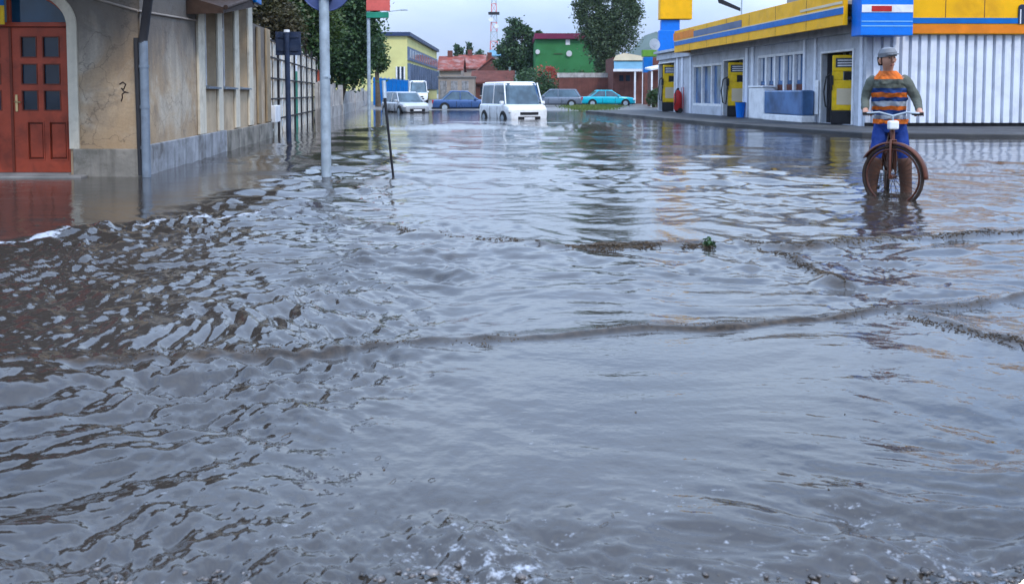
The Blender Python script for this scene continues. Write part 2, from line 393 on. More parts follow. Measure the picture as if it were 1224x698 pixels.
def water_height(X, Y, DY):
    vn = fields(X, Y)
    rough = np.clip(.62 + .42*vn(.55, .33, 3) + .2*vn(1.3, .9, 4), .12, 1.5)
    # rapids where the flood runs over the pavement by the sign posts
    c = G(330, 212); rap = np.exp(-(((X-c.x-.3)/2.0)**2 + ((Y-c.y-1.2)/4.2)**2))
    # sheltered shallow water between the house and the drowned kerb
    kd, ks = segdist(X + .06*vn(3, 3, 51), Y + .06*vn(3, 3, 52), polyw(RIDGES[5][0]))
    calm = sst(-.05, .35, np.where(ks < 0, kd, -kd))*sst(G(300, 235).x, G(225, 235).x, X)*sst(15.5, 12.5, Y)
    global LEFT; left = LEFT = sst(.4, -1.6, X)*sst(2.2, 3.4, Y)*sst(9.5, 7, Y)
    rough = (rough + .34*left)*(1-.86*calm)*(1-.30*np.exp(-((Y-3.3)/1.0)**2)*sst(-1.2, .2, X)) + 1.5*rap*(1-calm) + .75*np.exp(-((Y-1.8)/.42)**2)
    wx = X + .35*vn(.9, .7, 21) + .08*vn(3.1, 2.6, 22); wy = Y + .35*vn(.8, .9, 23) + .08*vn(2.7, 3.3, 24)
    r = np.random.default_rng(5); Z = np.zeros(X.shape)
    for k in range(150):
        lam = .035*(3.2/.035)**r.uniform(0, 1); th = r.normal(0, .62 if lam > .2 else .9); kk = 2*math.pi/lam
        slope = .007 if lam > 1.3 else .017 if lam > .65 else .037 if lam > .16 else .037 if lam > .08 else .028
        A = slope/kk; ph = r.uniform(0, 6.28)
        arg = kk*(wx*math.sin(th) + wy*math.cos(th)) + ph
        w = np.clip((lam/DY - 1.6)/1.6, 0, 1)*(1 + (1.3*np.exp(-((Y-1.75)/.6)**2) if lam < .16 else 0) + (1.3*LEFT if lam < .24 else 0))
        Z += A*w*(np.sin(arg) + .30*np.sin(2*arg+1.2))
    Z *= rough
    silt_and_reflection = np.zeros(X.shape)
    tn = vn(6, 6, 31); tn2 = vn(15, 15, 33)
    for px, h, wf, wb, s in RIDGES:
        d, side = segdist(X + .035*tn, Y + .05*tn + .03*vn(2.2, 2.2, 35), polyw(px))
        w = np.where(side > 0, wf, wb)
        amp = np.clip(.9 + .3*vn(1.1, 1.1, 37), .55, 1.3)
        Z += h*amp*np.exp(-(d/w)**2)*(1 + (.22*tn2 + .18*vn(32, 32, 71))*(s > .3))
        silt_and_reflection = np.maximum(silt_and_reflection, s*np.exp(-(d/(wf*1.1*(1+.35*tn)))**2)*np.clip(.85+.35*vn(1.7, 1.7, 39), .35, 1.2))
    silt_and_reflection = np.maximum(silt_and_reflection, .9*rap*np.clip(vn(2.3, 2.9, 41)*.8, 0, 1))
    house_reflection = np.exp(-(((X-G(150, 300).x)/2.6)**2 + ((Y-G(150, 300).y)/1.5)**2))
    silt_and_reflection = np.maximum(silt_and_reflection, house_reflection*np.clip(-.1+.4*vn(2.6, 4.0, 43), 0, .4))  # brown reflection of the house painted into the water colour beside the real silt
    foam_and_glint = .62*np.exp(-((Y-1.86)/.34)**2)*np.clip(.55+.5*vn(5, 5, 61), 0, 1) + 1.3*np.exp(-(kd/.075)**2)*sst(G(350, 250).x, G(300, 250).x, X)*np.clip(.8+.4*vn(2.5, 2.5, 63), .35, 1)  # froth with painted glints near camera; sky reflection painted pale along the kerb
    foam_and_glint = foam_and_glint + .35*rap*(1-calm)*np.clip(vn(2.0, 3.4, 65)-.2, 0, 1) + .30*np.exp(-((Y-2.5)/.5)**2)*np.clip(vn(7, 7, 67), 0, 1)  # froth in the rapids, then bright water glints painted as white flecks
    vd = segdist(X, Y, polyw([(545, 146), (660, 147)]))[0]; foam_and_glint = foam_and_glint + .8*np.exp(-(vd/1.1)**2)*np.clip(.6+.6*vn(1.5, 1.5, 69), 0, 1)
    global FOAM_AND_GLINT; FOAM_AND_GLINT = np.clip(foam_and_glint, 0, 1)
    return Z, np.clip(silt_and_reflection, 0, 1)
FOAM_AND_GLINT = None
def make_water():
    us = np.concatenate([np.linspace(-6000, -440, 90), np.linspace(-420, 1644, 900), np.linspace(1664, 7200, 90)]); vs = np.concatenate([np.linspace(114.2, 132, 40), np.linspace(132.8, 420, 300), np.linspace(421.3, 930, 330), np.linspace(945, 1900, 40)])
    b = (CY-vs)/F; dy = CT+b*ST; dz = -ST+b*CT; t = -H/dz; Yr = t*dy
    U, T = np.meshgrid((us-CX)/F, t); X = U*T; Y = np.repeat(Yr[:, None], len(us), 1)
    DY = np.abs(np.gradient(Yr))[:, None] + 0*X
    Z, silt_and_reflection = water_height(X, Y, np.maximum(DY, np.abs(np.gradient(us))[None, :]*T/F))
    edge = 1 - .0*X
    nx, ny = len(us), len(vs)
    me = bpy.data.meshes.new('flood_water'); v = np.stack([X, Y, Z*edge], -1).reshape(-1, 3)
    i = np.arange(nx*ny).reshape(ny, nx); q = np.stack([i[:-1, :-1], i[1:, :-1], i[1:, 1:], i[:-1, 1:]], -1).reshape(-1, 4)
    me.vertices.add(len(v)); me.vertices.foreach_set('co', v.ravel()); me.loops.add(q.size); me.loops.foreach_set('vertex_index', q.ravel())
    me.polygons.add(len(q)); me.polygons.foreach_set('loop_start', np.arange(0, q.size, 4)); me.polygons.foreach_set('use_smooth', np.ones(len(q), bool))
    me.update(calc_edges=True)
    at = me.attributes.new('silt_and_reflection', 'FLOAT', 'POINT'); at.data.foreach_set('value', silt_and_reflection.ravel().astype(np.float32))
    at = me.attributes.new('foam_and_glint', 'FLOAT', 'POINT'); at.data.foreach_set('value', FOAM_AND_GLINT.ravel().astype(np.float32))
    m, nt, bs = newmat('flood_water')
    vv = objvec(nt)
    an = N(nt, 'ShaderNodeAttribute', attribute_name='silt_and_reflection')
    base = mix(nt, maprange(nt, noise(nt, vv, .6, 5), .3, .7), (.026, .021, .016), (.052, .043, .036))
    brown = mix(nt, maprange(nt, noise(nt, vv, 22, 5, .75), .38, .66), (.018, .013, .009), (.085, .060, .040))
    af = N(nt, 'ShaderNodeAttribute', attribute_name='foam_and_glint'); sp = noise(nt, objvec(nt, (.7, 1, 1)), 34, 4, .7)
    th = N(nt, 'ShaderNodeMath', operation='MULTIPLY_ADD'); nt.links.new(af.outputs['Fac'], th.inputs[0]); th.inputs[1].default_value = .42; nt.links.new(sp, th.inputs[2])
    ff = maprange(nt, th.outputs[0], .74, .90, 0, .85)
    bc = mix(nt, an.outputs['Fac'], base, brown)
    nt.links.new(mix(nt, ff, bc, (.44, .46, .50)), bs.inputs['Base Color'])
    ra = N(nt, 'ShaderNodeMath', operation='MAXIMUM'); nt.links.new(maprange(nt, an.outputs['Fac'], 0, 1, .03, .38), ra.inputs[0]); nt.links.new(maprange(nt, ff, 0, 1, .03, .6), ra.inputs[1])
    nt.links.new(ra.outputs[0], bs.inputs['Roughness'])
    nt.links.new(maprange(nt, an.outputs['Fac'], .1, .8, .5, .10), bs.inputs['Specular IOR Level'])
    bs.inputs['IOR'].default_value = 1.62
    v1 = objvec(nt, (.55, 1, 1)); n1 = noise(nt, v1, 5.5, 3, .5, .4); n2 = noise(nt, objvec(nt, (.7, 1, 1)), 26, 3, .55, .3)
    n3 = noise(nt, objvec(nt, (.5, 1, 1)), 1.5, 2, .5, .3)
    def bumpn(h, dist, st, prev=None):
        bp = N(nt, 'ShaderNodeBump'); bp.inputs['Strength'].default_value = st; bp.inputs['Distance'].default_value = dist
        nt.links.new(h, bp.inputs['Height'])
        if prev: nt.links.new(prev, bp.inputs['Normal'])
        return bp.outputs[0]
    o1 = bumpn(n1, .010, .4); o2 = bumpn(n2, .004, .55, o1)
    nt.links.new(o2, bs.inputs['Normal'])
    me.materials.append(m)
    o = bpy.data.objects.new('flood_water', me); COL.objects.link(o); tag(o, kind='structure'); return v, q
make_water()

# ------------------------------------------------------------------ left corner house
Yd = G(90, 211).y
def dz(u, v, Y=None): p = D(u, v, Y or Yd); return p.x, p.z
corner = G(180, 208.5); corner = Vector((corner.x, Yd, 0))
far_ = G(323, 165); SP = Plane(corner, far_)               # street facade, y axis points into the yard (left)
house = thing('corner_house', (corner.x, corner.y, 0), 'stained tan corner house with a red arched double door and cream pilasters', 'house')
DX0 = dz(-250, 100)[0]; WT = 3.55
# door opening on the end wall
ux = lambda u, v=120: dz(u, v)[0]
uz = lambda v: dz(60, v)[1]
cx_ = ux(8); hw = ux(80.5, 33)-cx_; zs = uz(31); zd0 = uz(207); archh = uz(31)-uz(77); archh = uz(-15)-uz(31)
def arch(a, b, n=28): return [(cx_+a*math.cos(math.pi*k/n), zs+b*math.sin(math.pi*k/n)) for k in range(n+1)]
w = MB()
# end wall as an outline with the arched opening (two halves), real thickness
inner = arch(hw, archh)
for sgn in (1, -1):
    xe = corner.x if sgn > 0 else DX0
    pts = [p for p in inner if (p[0]-cx_)*sgn >= -1e-6]
    if sgn < 0: pts = pts[::-1]
    vs = []; fs = []
    prof = [(cx_+sgn*hw, -.3)] + pts
    n = len(prof)
    for (a, b) in prof: vs += [(a, Yd, b), (a, Yd+.35, b)]
    out = []
    for i, (a, b) in enumerate(prof):
        if i == 0: q = (xe, -.3)
        elif i == 1: q = (xe, zs)
        else:
            t = (i-1)/(n-2); q = (xe, zs+(WT-zs)*min(1, t*2)) if t <= .5 else (xe+(cx_-xe)*(t-.5)*2, WT)
        out.append(q)
    o = len(vs)
    for (a, b) in out: vs += [(a, Yd, b), (a+(SP.x.x/SP.x.y*.35-.004 if abs(a-corner.x) < 1e-6 else 0), Yd+.35, b)]
    for i in range(n-1):
        fs.append((2*i, 2*i+2, o+2*i+2, o+2*i)); fs.append((2*i, 2*i+1, 2*i+3, 2*i+2))
    w.add(vs, fs)
# street facade with three deep windows
def S_(u, v=90): return SP.sz(u, v)[0]
hz0 = SP.sz(270, 104)[1]; hz1 = 3.05
wins = [(S_(243), S_(258.5)), (S_(264), S_(279)), (S_(284), S_(295.5))]
S1 = S_(301); SE = SP.L
fw = MB(SP.M)
SW = S_(235)
fw.wall(.10, SW, -.3, WT, [], .002, .30)
fw.wall(SW+.001, S1, -.3, WT, [(a, b, hz0, hz1) for a, b in wins], .004, .30, 1)
fw.wall(S1, SE, -.3, SP.sz(312, 32)[1], [], .012, .30)
house_wall = w.build('wall', M['plaster'], house)
o = fw.build('wall', [M['plaster'], M['plaster_light']], house)
# inner rear walls so the volume is closed
b = MB(SP.M); b.box(.3, SE-.01, 5.2, 5.4, -.3, WT-.02); b.box(S1-.2, S1-.012, .31, 5.2, -.3, WT-.01); b.build('rear_wall', M['plaster'], house)
# plinth
pz = uz(178)
b = MB(); b.box(ux(88), corner.x+.05, Yd-.06, Yd-.002, -.3, pz); b.build('plinth', M['plinth'], house, .012)
b = MB(SP.M); b.box(-.05, S_(268, 160), -.055, 0, -.3, pz+.04); b.box(S_(268, 160)+.002, SE+.03, -.06, 0, -.3, pz+.02, 1)
b.build('plinth', [M['plinth_grey'], M['plinth']], house, .012)
# white arch surround
tw = (ux(92, 60)-ux(80.5, 60))
vs = []; fs = []
pi = [(cx_+hw, pz)]+arch(hw, archh)+[(cx_-hw, pz)]; po = [(cx_+hw+tw, pz)]+arch(hw+tw, archh+tw*1.15)+[(cx_-hw-tw, pz)]
for (a, b_), (c, d) in zip(pi, po): vs += [(a, Yd-.03, b_), (c, Yd-.03, d), (c, Yd-.0005, d), (a, Yd+.12, b_)]
for i in range(len(pi)-1):
    k = 4*i
    for j in range(4): fs.append((k+j, k+(j+1) % 4, k+4+(j+1) % 4, k+4+j))
b = MB(); b.add(vs, fs); b.build('door_surround', M['trim'], house)
# door leaves
yl = Yd+.12
fr = MB(); zt = uz(26.5); zl = uz(31)
fr.box(cx_-hw, cx_+hw, yl-.05, yl+.06, zl-.01, zt)                    # transom bar
a1, a2 = arch(hw-.001, archh-.001), arch(hw-.05, archh-.055)
vs = []; fs = []
for (a, b_), (c, d) in zip(a1, a2): vs += [(a, yl-.03, b_), (c, yl-.03, d), (c, yl+.05, d), (a, yl+.05, b_)]
for i in range(len(a1)-1):
    for j in range(4): fs.append((4*i+j, 4*i+(j+1) % 4, 4*i+4+(j+1) % 4, 4*i+4+j))
fr.add(vs, fs); fr.box(cx_-.025, cx_+.025, yl-.02, yl+.04, zt, zs+archh-.05)
dfr = fr.build('door_frame', M['door'], house, .006)
b = MB(); b.prism([p for p in arch(hw-.045, archh-.05)], yl+.015, yl+.03); b.build('fanlight', M['fanglass'], dfr)
def leaf(side):
    m = (lambda u: ux(u, 120)) if side > 0 else (lambda u: 2*cx_-ux(u, 120))
    e0, e1 = sorted((m(9.0), m(84.6))); c = lambda a, b_: tuple(sorted((m(a), m(b_))))
    panes = [(*c(p, q), uz(bq), uz(t)) for p, q in ((20, 40), (46.5, 67.5)) for t, bq in ((43, 69), (76, 101.5), (108, 133))]
    low = [(*c(p, q), uz(193), uz(145.5)) for p, q in ((25, 46.5), (51.5, 74.5))]
    b = MB(); b.wall(e0, e1, zd0, zl-.015, panes+low, yl, yl+.05)
    d = b.build('door_leaf', M['door'], house, .005)
    g = MB()
    for p in panes: g.box(p[0]-.01, p[1]+.01, yl+.022, yl+.03, p[2]-.01, p[3]+.01)
    g.build('window_panes', M['glass'], d)
    g = MB()
    for p in panes:
        t = .014
        g.box(p[0], p[1], yl-.006, yl+.02, p[2], p[2]+t); g.box(p[0], p[1], yl-.006, yl+.02, p[3]-t, p[3])
        g.box(p[0], p[0]+t, yl-.006, yl+.02, p[2]+t, p[3]-t); g.box(p[1]-t, p[1], yl-.006, yl+.02, p[2]+t, p[3]-t)
    g.build('glazing_bead', M['door_dark'], d)
    for p in low:
        g = MB(); g.box(p[0], p[1], yl+.028, yl+.04, p[2], p[3], 1)
        g.rbox(p[0]+.035, p[1]-.035, yl+.008, yl+.035, p[2]+.04, p[3]-.04, .012)
        for q in ((p[0], p[1], p[2], p[2]+.018), (p[0], p[1], p[3]-.018, p[3]), (p[0], p[0]+.018, p[2]+.018, p[3]-.018), (p[1]-.018, p[1], p[2]+.018, p[3]-.018)):
            g.box(q[0], q[1], yl-.008, yl+.028, q[2], q[3])
        g.build('door_panel', [M['door'], M['door_dark']], d)
    if side > 0:
        g = MB(); g.rbox(ux(12.5), ux(15.5), yl-.012, yl+.002, uz(134), uz(113.5), .005)
        g.tube([(ux(14), yl, uz(122)), (ux(14), yl-.05, uz(122)), (ux(21), yl-.055, uz(122.5))], .011, 8)
        g.build('handle', M['brass'], d)
leaf(1); leaf(-1)
b = MB(); b.box(cx_-.014, cx_+.022, yl-.012, yl, zd0, zl-.02); b.build('meeting_strip', M['door_dark'], dfr)
b = MB(); b.box(cx_-hw-.2, ux(108, 212), Yd-.26, Yd-.062, -.3, uz(208)-.005); b.box(cx_-hw, cx_+hw, Yd-.06, yl+.3, -.3, zd0-.004)
b.build('doorstep', M['concrete'], house, .015)
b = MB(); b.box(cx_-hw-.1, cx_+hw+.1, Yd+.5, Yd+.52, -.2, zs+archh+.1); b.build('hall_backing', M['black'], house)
# graffiti squiggle
b = MB(); pts = [(143, 101), (147, 98.5), (150.5, 101), (148, 107), (145, 105.5), (149, 110.5), (154, 111), (150, 110), (146, 113), (146.5, 117), (145, 121.5)]
b.tube([(dz(*p)[0], Yd-.003, dz(*p)[1]) for p in pts], .008, 6); b.build('graffiti_mark', M['graffiti'], house)
# downpipe at the corner: straight lower length, slanted upper length
px = ux(176.5, 120)
b = MB(); b.tube([(ux(178), Yd-.13, uz(211)), (ux(177), Yd-.10, uz(130)), (px, Yd-.10, uz(50))], .058, 14)
for v in (80, 128, 176): b.tube([(ux(176.7), Yd-.10, uz(v)-.02), (ux(176.7), Yd-.10, uz(v)+.02)], .066, 14)
dp = b.build('downpipe', M['pipe'], house)
b = MB(); b.tube([(px-.01, Yd-.10, uz(52)), (px+.02, Yd-.11, uz(40)), (ux(190, 0), Yd-.32, uz(-2)), (ux(199, 0), Yd-.55, uz(-40))], .06, 14); b.build('pipe_elbow', M['pipe_dark'], dp)
b = MB(); b.tube([(ux(168.5, 120), Yd-.045, uz(209)), (ux(166.5, 120), Yd-.045, uz(46))], .04, 10); b.build('dark_strip', M['pipe_dark'], house)  # thin dark upright strip left of the downpipe
# pilasters on the street side
for a, c, top in ((235, 243, 3.9), (258.5, 264, 3.9), (279, 284, 3.9), (295.5, 300.5, 3.9), (306.5, 310, SP.sz(308, 33)[1]), (317, 321.5, SP.sz(318, 35)[1])):
    b = MB(SP.M); b.box(S_(a), S_(c), -.045, -.0005, pz+.045, min(top, WT-.16)); b.build('pilaster', M['trim'] if a < 300 else M['tanwood'], house, .008)
for a, c in wins:
    b = MB(SP.M); b.box(a+.03, c-.03, .20, .215, hz0, hz1); g = b.build('window', M['glass'], house)
    b = MB(SP.M)
    for q in ((a+.004, a+.07, hz0, hz1), (c-.07, c-.004, hz0, hz1), ((a+c)/2-.03, (a+c)/2+.03, hz0, hz1)): b.box(q[0], q[1], .17, .2, q[2], q[3])
    b.box(a+.07, c-.07, .171, .199, hz0+1.15, hz0+1.2); b.build('window_frame', M['white'], g)
    b = MB(SP.M); b.prism([(-.10, hz0-.05), (-.10, hz0-.02), (.17, hz0+.02), (.17, hz0-.05)], a+.004, c-.004, axis='x'); b.build('window_sill', M['pipe'], g)
# cornice moulding and the overhanging eave
b = MB(); b.tube([(ux(100, 0), Yd-.01, uz(-4)), (ux(117, 0), Yd-.01, uz(0)), (corner.x+.01, Yd-.01, uz(13.5))], .018, 6); b.build('cornice', M['beige'], house)
b = MB(SP.M); z0 = SP.sz(184, 13)[1]; s1, z1 = SP.sz(234, 25); b.tube([(.0, -.01, uz(13.5)), (s1, -.01, z1)], .018, 6); b.build('cornice', M['beige'], house)
sA, zA = SP.sz(236, 15); sB, zB = SP.sz(283, 7); sQ = S_(224); zQ = zA-(zB-zA)/(sB-sA)*(sA-sQ)
b = MB(SP.M)
b.add([(sQ, -.60, zQ+.02), (sQ, .0, zQ), (sB, 0.0, zB), (sB, -.40, zB-.02), (sQ, -.60, zQ+.12), (sQ, .0, zQ+.3), (sB, 0.0, zB+.25), (sB, -.40, zB+.12)],
      [(0, 1, 2, 3), (4, 5, 6, 7), (0, 1, 5, 4), (1, 2, 6, 5), (2, 3, 7, 6), (3, 0, 4, 7)]); b.build('eave', M['wood_dark'], house)
b = MB(SP.M); b.tube([(sQ, -.64, zQ+.12), (sB-.5, -.46, zB+.12)], .04, 10); b.build('gutter', M['wood_dark'], house)
b = MB(SP.M); b.rbox(sB-.45, sB+.1, -.50, -.40, zB+.02, zB+.20, .02); b.build('gutter_end', M['blue_deep'], house)
b = MB(SP.M); b.rbox(sB-.3, sB+.12, -.42, -.30, zB-.02, zB+.12, .02); b.build('eave_bracket', M['trim'], house)
# roof
b = MB(SP.M)
zr = WT+.95
b.add([(-2.6, -.35, WT-.02), (S1+.3, -.35, WT-.02), (S1+.3, 2.8, zr), (-2.6, 2.8, zr), (S1+.3, 5.7, WT), (-2.6, 5.7, WT)], [(0, 1, 2, 3), (3, 2, 4, 5)])
b.add([(-2.6, -.35, WT-.14), (S1+.3, -.35, WT-.14), (S1+.3, 5.7, WT-.14), (-2.6, 5.7, WT-.14)], [(0, 1, 2, 3)])
rf = b.build('roof', M['roof_tile'], house)
b = MB(SP.M); b.box(5, 5.6, 2.3, 2.9, zr-.4, zr+.9); b.build('chimney', M['redroof'], rf)
# flag hanging by the door
fl = thing('flag', (ux(2), Yd-.02, uz(20)), 'small blue over yellow flag hung on the red door frame', 'flag')
b = MB(); x0, x1 = ux(-9, 10), ux(7.5, 10)
n = 8
for zz0, zz1, mi in ((uz(7.5), uz(-12), 0), (uz(30), uz(7.5), 1)):
    vs = [(x0+(x1-x0)*i/n, Yd-.06+.012*math.sin(i*1.9)+off, z) for off in (0, .008) for z in (zz0, zz1) for i in range(n+1)]
    k = n+1; fs = [(i, i+1, k+i+1, k+i) for i in range(n)]+[(2*k+i, 2*k+i+1, 3*k+i+1, 3*k+i) for i in range(n)]
    fs += [(0, k, 3*k, 2*k), (n, k+n, 3*k+n, 2*k+n)]+[(i, i+1, 2*k+i+1, 2*k+i) for i in range(n)]
    b.add(vs, fs, mi)
b.build('cloth', [M['blue_deep'], M['yellow_pump']], fl, fix=False)
b = MB(); b.tube([(x0-.05, Yd-.055, uz(-12)), (x1+.08, Yd-.055, uz(-13))], .012, 8); b.build('staff', M['wood_dark'], fl)

# ------------------------------------------------------------------ yard fence, walls, poles on the left
fa, fb = G(323, 164.5), G(382, 143.5); FP = Plane(fa, fb)
fence = thing('yard_fence', (fa.x, fa.y, 0), 'tall pale board fence with dark iron grid along the yard', 'fence')
L = FP.L; top = FP.sz(330, 44)[1]
nb = 15
b = MB(FP.M)
for i in range(nb):
    s0 = L*i/nb; s1 = s0 + L/nb*.62
    if i == 6: continue
    b.box(s0+.03, s1, .02, .05, -.25, top-.05+random.uniform(-.12, .08))
b.build('boards', M['boards'], fence)
b = MB(FP.M); s0 = L*6/nb; b.box(s0+.03, s0+L/nb*.8, .018, .05, -.2, FP.sz(352, 85)[1]); b.build('green_panel', M['green_board'], fence)
for i in range(nb+1):
    if i % 2: continue
    b = MB(FP.M); b.box(L*i/nb-.06, L*i/nb+.03, .0, .075, -.3, top+random.uniform(-.05, .1)); b.build('post', M['ironwork'], fence, .01)
for z in (.45, 1.0, 1.55, 2.1, 2.55):
    b = MB(FP.M); b.box(0.04, L, -.03, -.001, z-.02, z+.025); b.build('rail', M['ironwork'], fence)
b = MB(FP.M); b.box(0, L, .06, .3, -.3, .12); b.build('footing', M['plinth'], fence)
b = MB(FP.M); s, z = FP.sz(380.5, 100); b.box(s-.25, s+.2, -.05, .1, -.3, FP.sz(380, 84)[1]); tag(b.build('fence_post', M['door'], None, .02), 'dark red post closing the far end of the board fence', 'post')
u0, z0 = FP.sz(323.5, 147); u1, z1 = FP.sz(329.5, 126)
b = MB(FP.M); b.rbox(u0, u1, -.13, -.005, z0, z1, .015); ub = b.build('utility_box', M['white']); tag(ub, 'pale grey meter box fixed at the near end of the board fence', 'meter box')
wa, wb_ = G(384, 146), G(442, 126.5); LP = Plane(wa, wb_)
lw = thing('low_wall', (wa.x, wa.y, 0), 'weathered pale wall with picket slots running on past the board fence', 'wall')
b = MB(LP.M); b.box(0, LP.L, 0, .2, -.3, .55); b.build('base', M['palewall'], lw)
n = 34
for i in range(n):
    s = LP.L*i/n; b = MB(LP.M); b.box(s, s+LP.L/n*.72, .05, .12, .55, 1.35+random.uniform(-.07, .07)+.25*(i < 6)); b.build('picket', M['palewall'], lw, .01)
b = MB(LP.M)
for i in range(5): s = LP.L*i/4.02; b.box(s, s+.25, -.03, .23, -.3, 1.6)
b.build('pier', M['palewall'], lw)
# main sign pole
p0 = G(390.3, 212)
sp = thing('traffic_sign', (p0.x, p0.y, 0), 'thick galvanised pole with round blue grey sign seen from behind', 'road sign')
b = MB(); b.tube([(p0.x, p0.y, -.3), (p0.x-.01, p0.y, 3.3)], .068, 18); b.build('pole', M['galv'], sp)
c = D(389.5, -17, p0.y+.1)
b = MB(); b.disc((c.x, c.y, c.z), (0.05, 1, 0), .355, .012, 40); b.torus((c.x, c.y-.004, c.z), .35, .012, (0.05, 1, 0), 40, 6); b.build('sign_disc', M['signback'], sp)
b = MB()
for zz in (c.z-.18, c.z+.15): b = MB(); b.rbox(p0.x-.09, p0.x+.09, p0.y-.085, p0.y+.09, zz-.02, zz+.02, .008); b.build('clamp', M['galv'], sp)
q = D(388, 92, p0.y-.07); b = MB(); b.rbox(q.x-.02, q.x+.045, q.y-.004, q.y+.02, q.z-.012, q.z+.012, .004); b.tube([(p0.x-.0, p0.y, q.z+.02), (p0.x, p0.y, q.z-.02)], .073, 18); b.build('band', M['galv'], sp)
# square sign
p1 = G(345.5, 169)
sq = thing('square_sign', (p1.x, p1.y, 0), 'dark post with square navy sign seen from behind by the fence', 'road sign')
b = MB(); b.tube([(p1.x, p1.y, -.3), (p1.x-.02, p1.y, D(345, 37, p1.y).z)], .062, 14); b.build('pole', M['navy'], sq)
a, c = D(329.5, 66.5, p1.y+.08), D(359.5, 38.5, p1.y+.08)
b = MB(); b.rbox(a.x, c.x, a.y-.008, a.y+.012, a.z, c.z, .006); b.build('sign_plate', M['navy'], sq)
b = MB()
for zz in (a.z+.12, c.z-.12): b = MB(); b.box(a.x+.05, c.x-.05, a.y-.035, a.y-.009, zz-.02, zz+.02); b.build('bracket', M['navy'], sq)
b = MB(); b.tube([(p1.x-.02, p1.y, D(345, 39, p1.y).z), (p1.x-.02, p1.y, D(345, 36, p1.y).z)], .07, 14); b.build('cap', M['white'], sq)
# pole with red over green board
p2 = G(441.5, 146)
fp = thing('sign_pole', (p2.x, p2.y, 0), 'slim pole carrying a red over green board beside the low wall', 'sign')
b = MB(); b.tube([(p2.x, p2.y, -.3), (p2.x, p2.y, 5.2)], .07, 12); b.build('pole', M['galv'], fp)
a, c = D(438, 22, p2.y-.1), D(466, -8, p2.y-.1); mz = D(440, 14.5, p2.y-.1).z
b = MB(); b.rbox(a.x, c.x, p2.y-.14, p2.y-.08, mz+.03, c.z, .02); b.build('red_board', M['redboard'], fp)
b = MB(); b.rbox(a.x, c.x-.05, p2.y-.14, p2.y-.08, a.z, mz-.02, .02); b.build('green_board', M['green_board'], fp)
# street lamp
p3 = Vector((D(452.5, 100, 88).x, 88, gz(-14, 88)))
lm = thing('street_lamp', tuple(p3), 'tall thin street lamp with a long arm over the road', 'street lamp')
e = D(452, 16, 88); f_ = D(486, 12.5, 88)
b = MB(); b.tube([tuple(p3), (p3.x, 88, e.z-.3), (p3.x+.25, 88, e.z+.05)], [.10, .06, .05], 10); b.build('pole', M['galv'], lm)
b = MB(); b.tube([(p3.x+.25, 88, e.z+.05), (f_.x-.6, 88, f_.z)], .045, 8); b.build('arm', M['galv'], lm)
b = MB(); b.rbox(f_.x-.65, f_.x+.1, 87.87, 88.13, f_.z-.06, f_.z+.07, .04); b.build('lamp_head', M['galv'], lm)
# leaning stake
p4 = G(470, 210.5); t4 = D(460, 118, p4.y+.1); t5 = D(458.7, 97, p4.y+.15)
st = thing('leaning_stake', (p4.x, p4.y, 0), 'thin dark stake with pale cap leaning out of the flood water', 'stake')
b = MB(); dd = (Vector((p4.x, p4.y, 0))-t4).normalized(); b.tube([Vector((p4.x, p4.y, 0))+dd*.3, t4], [.016, .02], 8); b.build('stake', M['black'], st)
b = MB(); b.tube([t4, t5], .030, 10); b.build('cap', M['galv'], st)

# ------------------------------------------------------------------ petrol station
ka, kb = G(1033, 152, .10), G(787, 133.2, .10)
KP = Plane(ka, kb); XP = KP.x; ZG = .12
station = thing('petrol_station', (ka.x, ka.y, 0), 'grey petrol station with yellow fascia and blue stripe and pump bays', 'petrol station')
def k(u, v, off=0): return KP.sz(u, v, off)
zf0 = 3.45; niches = []
for a, c, t, bb in ((1019.5, 982.5, 63, 151), (889, 865.5, 72.5, 139), (806.5, 788, 76, 132)):
    niches.append((k(a, 100)[0], k(c, 100)[0], ZG+.02, k((a+c)/2, t)[1]))
wns = [(k(863, 100)[0], k(829, 100)[0], k(846, 127)[1], k(846, 77)[1]), (k(961, 100)[0], k(906, 100)[0], k(935, 132)[1], k(935, 64)[1])]
DEP = 5.5
b = MB(KP.M); b.wall(0, KP.L, ZG-.3, zf0, niches+wns, -.18, 0); b.build('wall', M['grey_panel'], station)
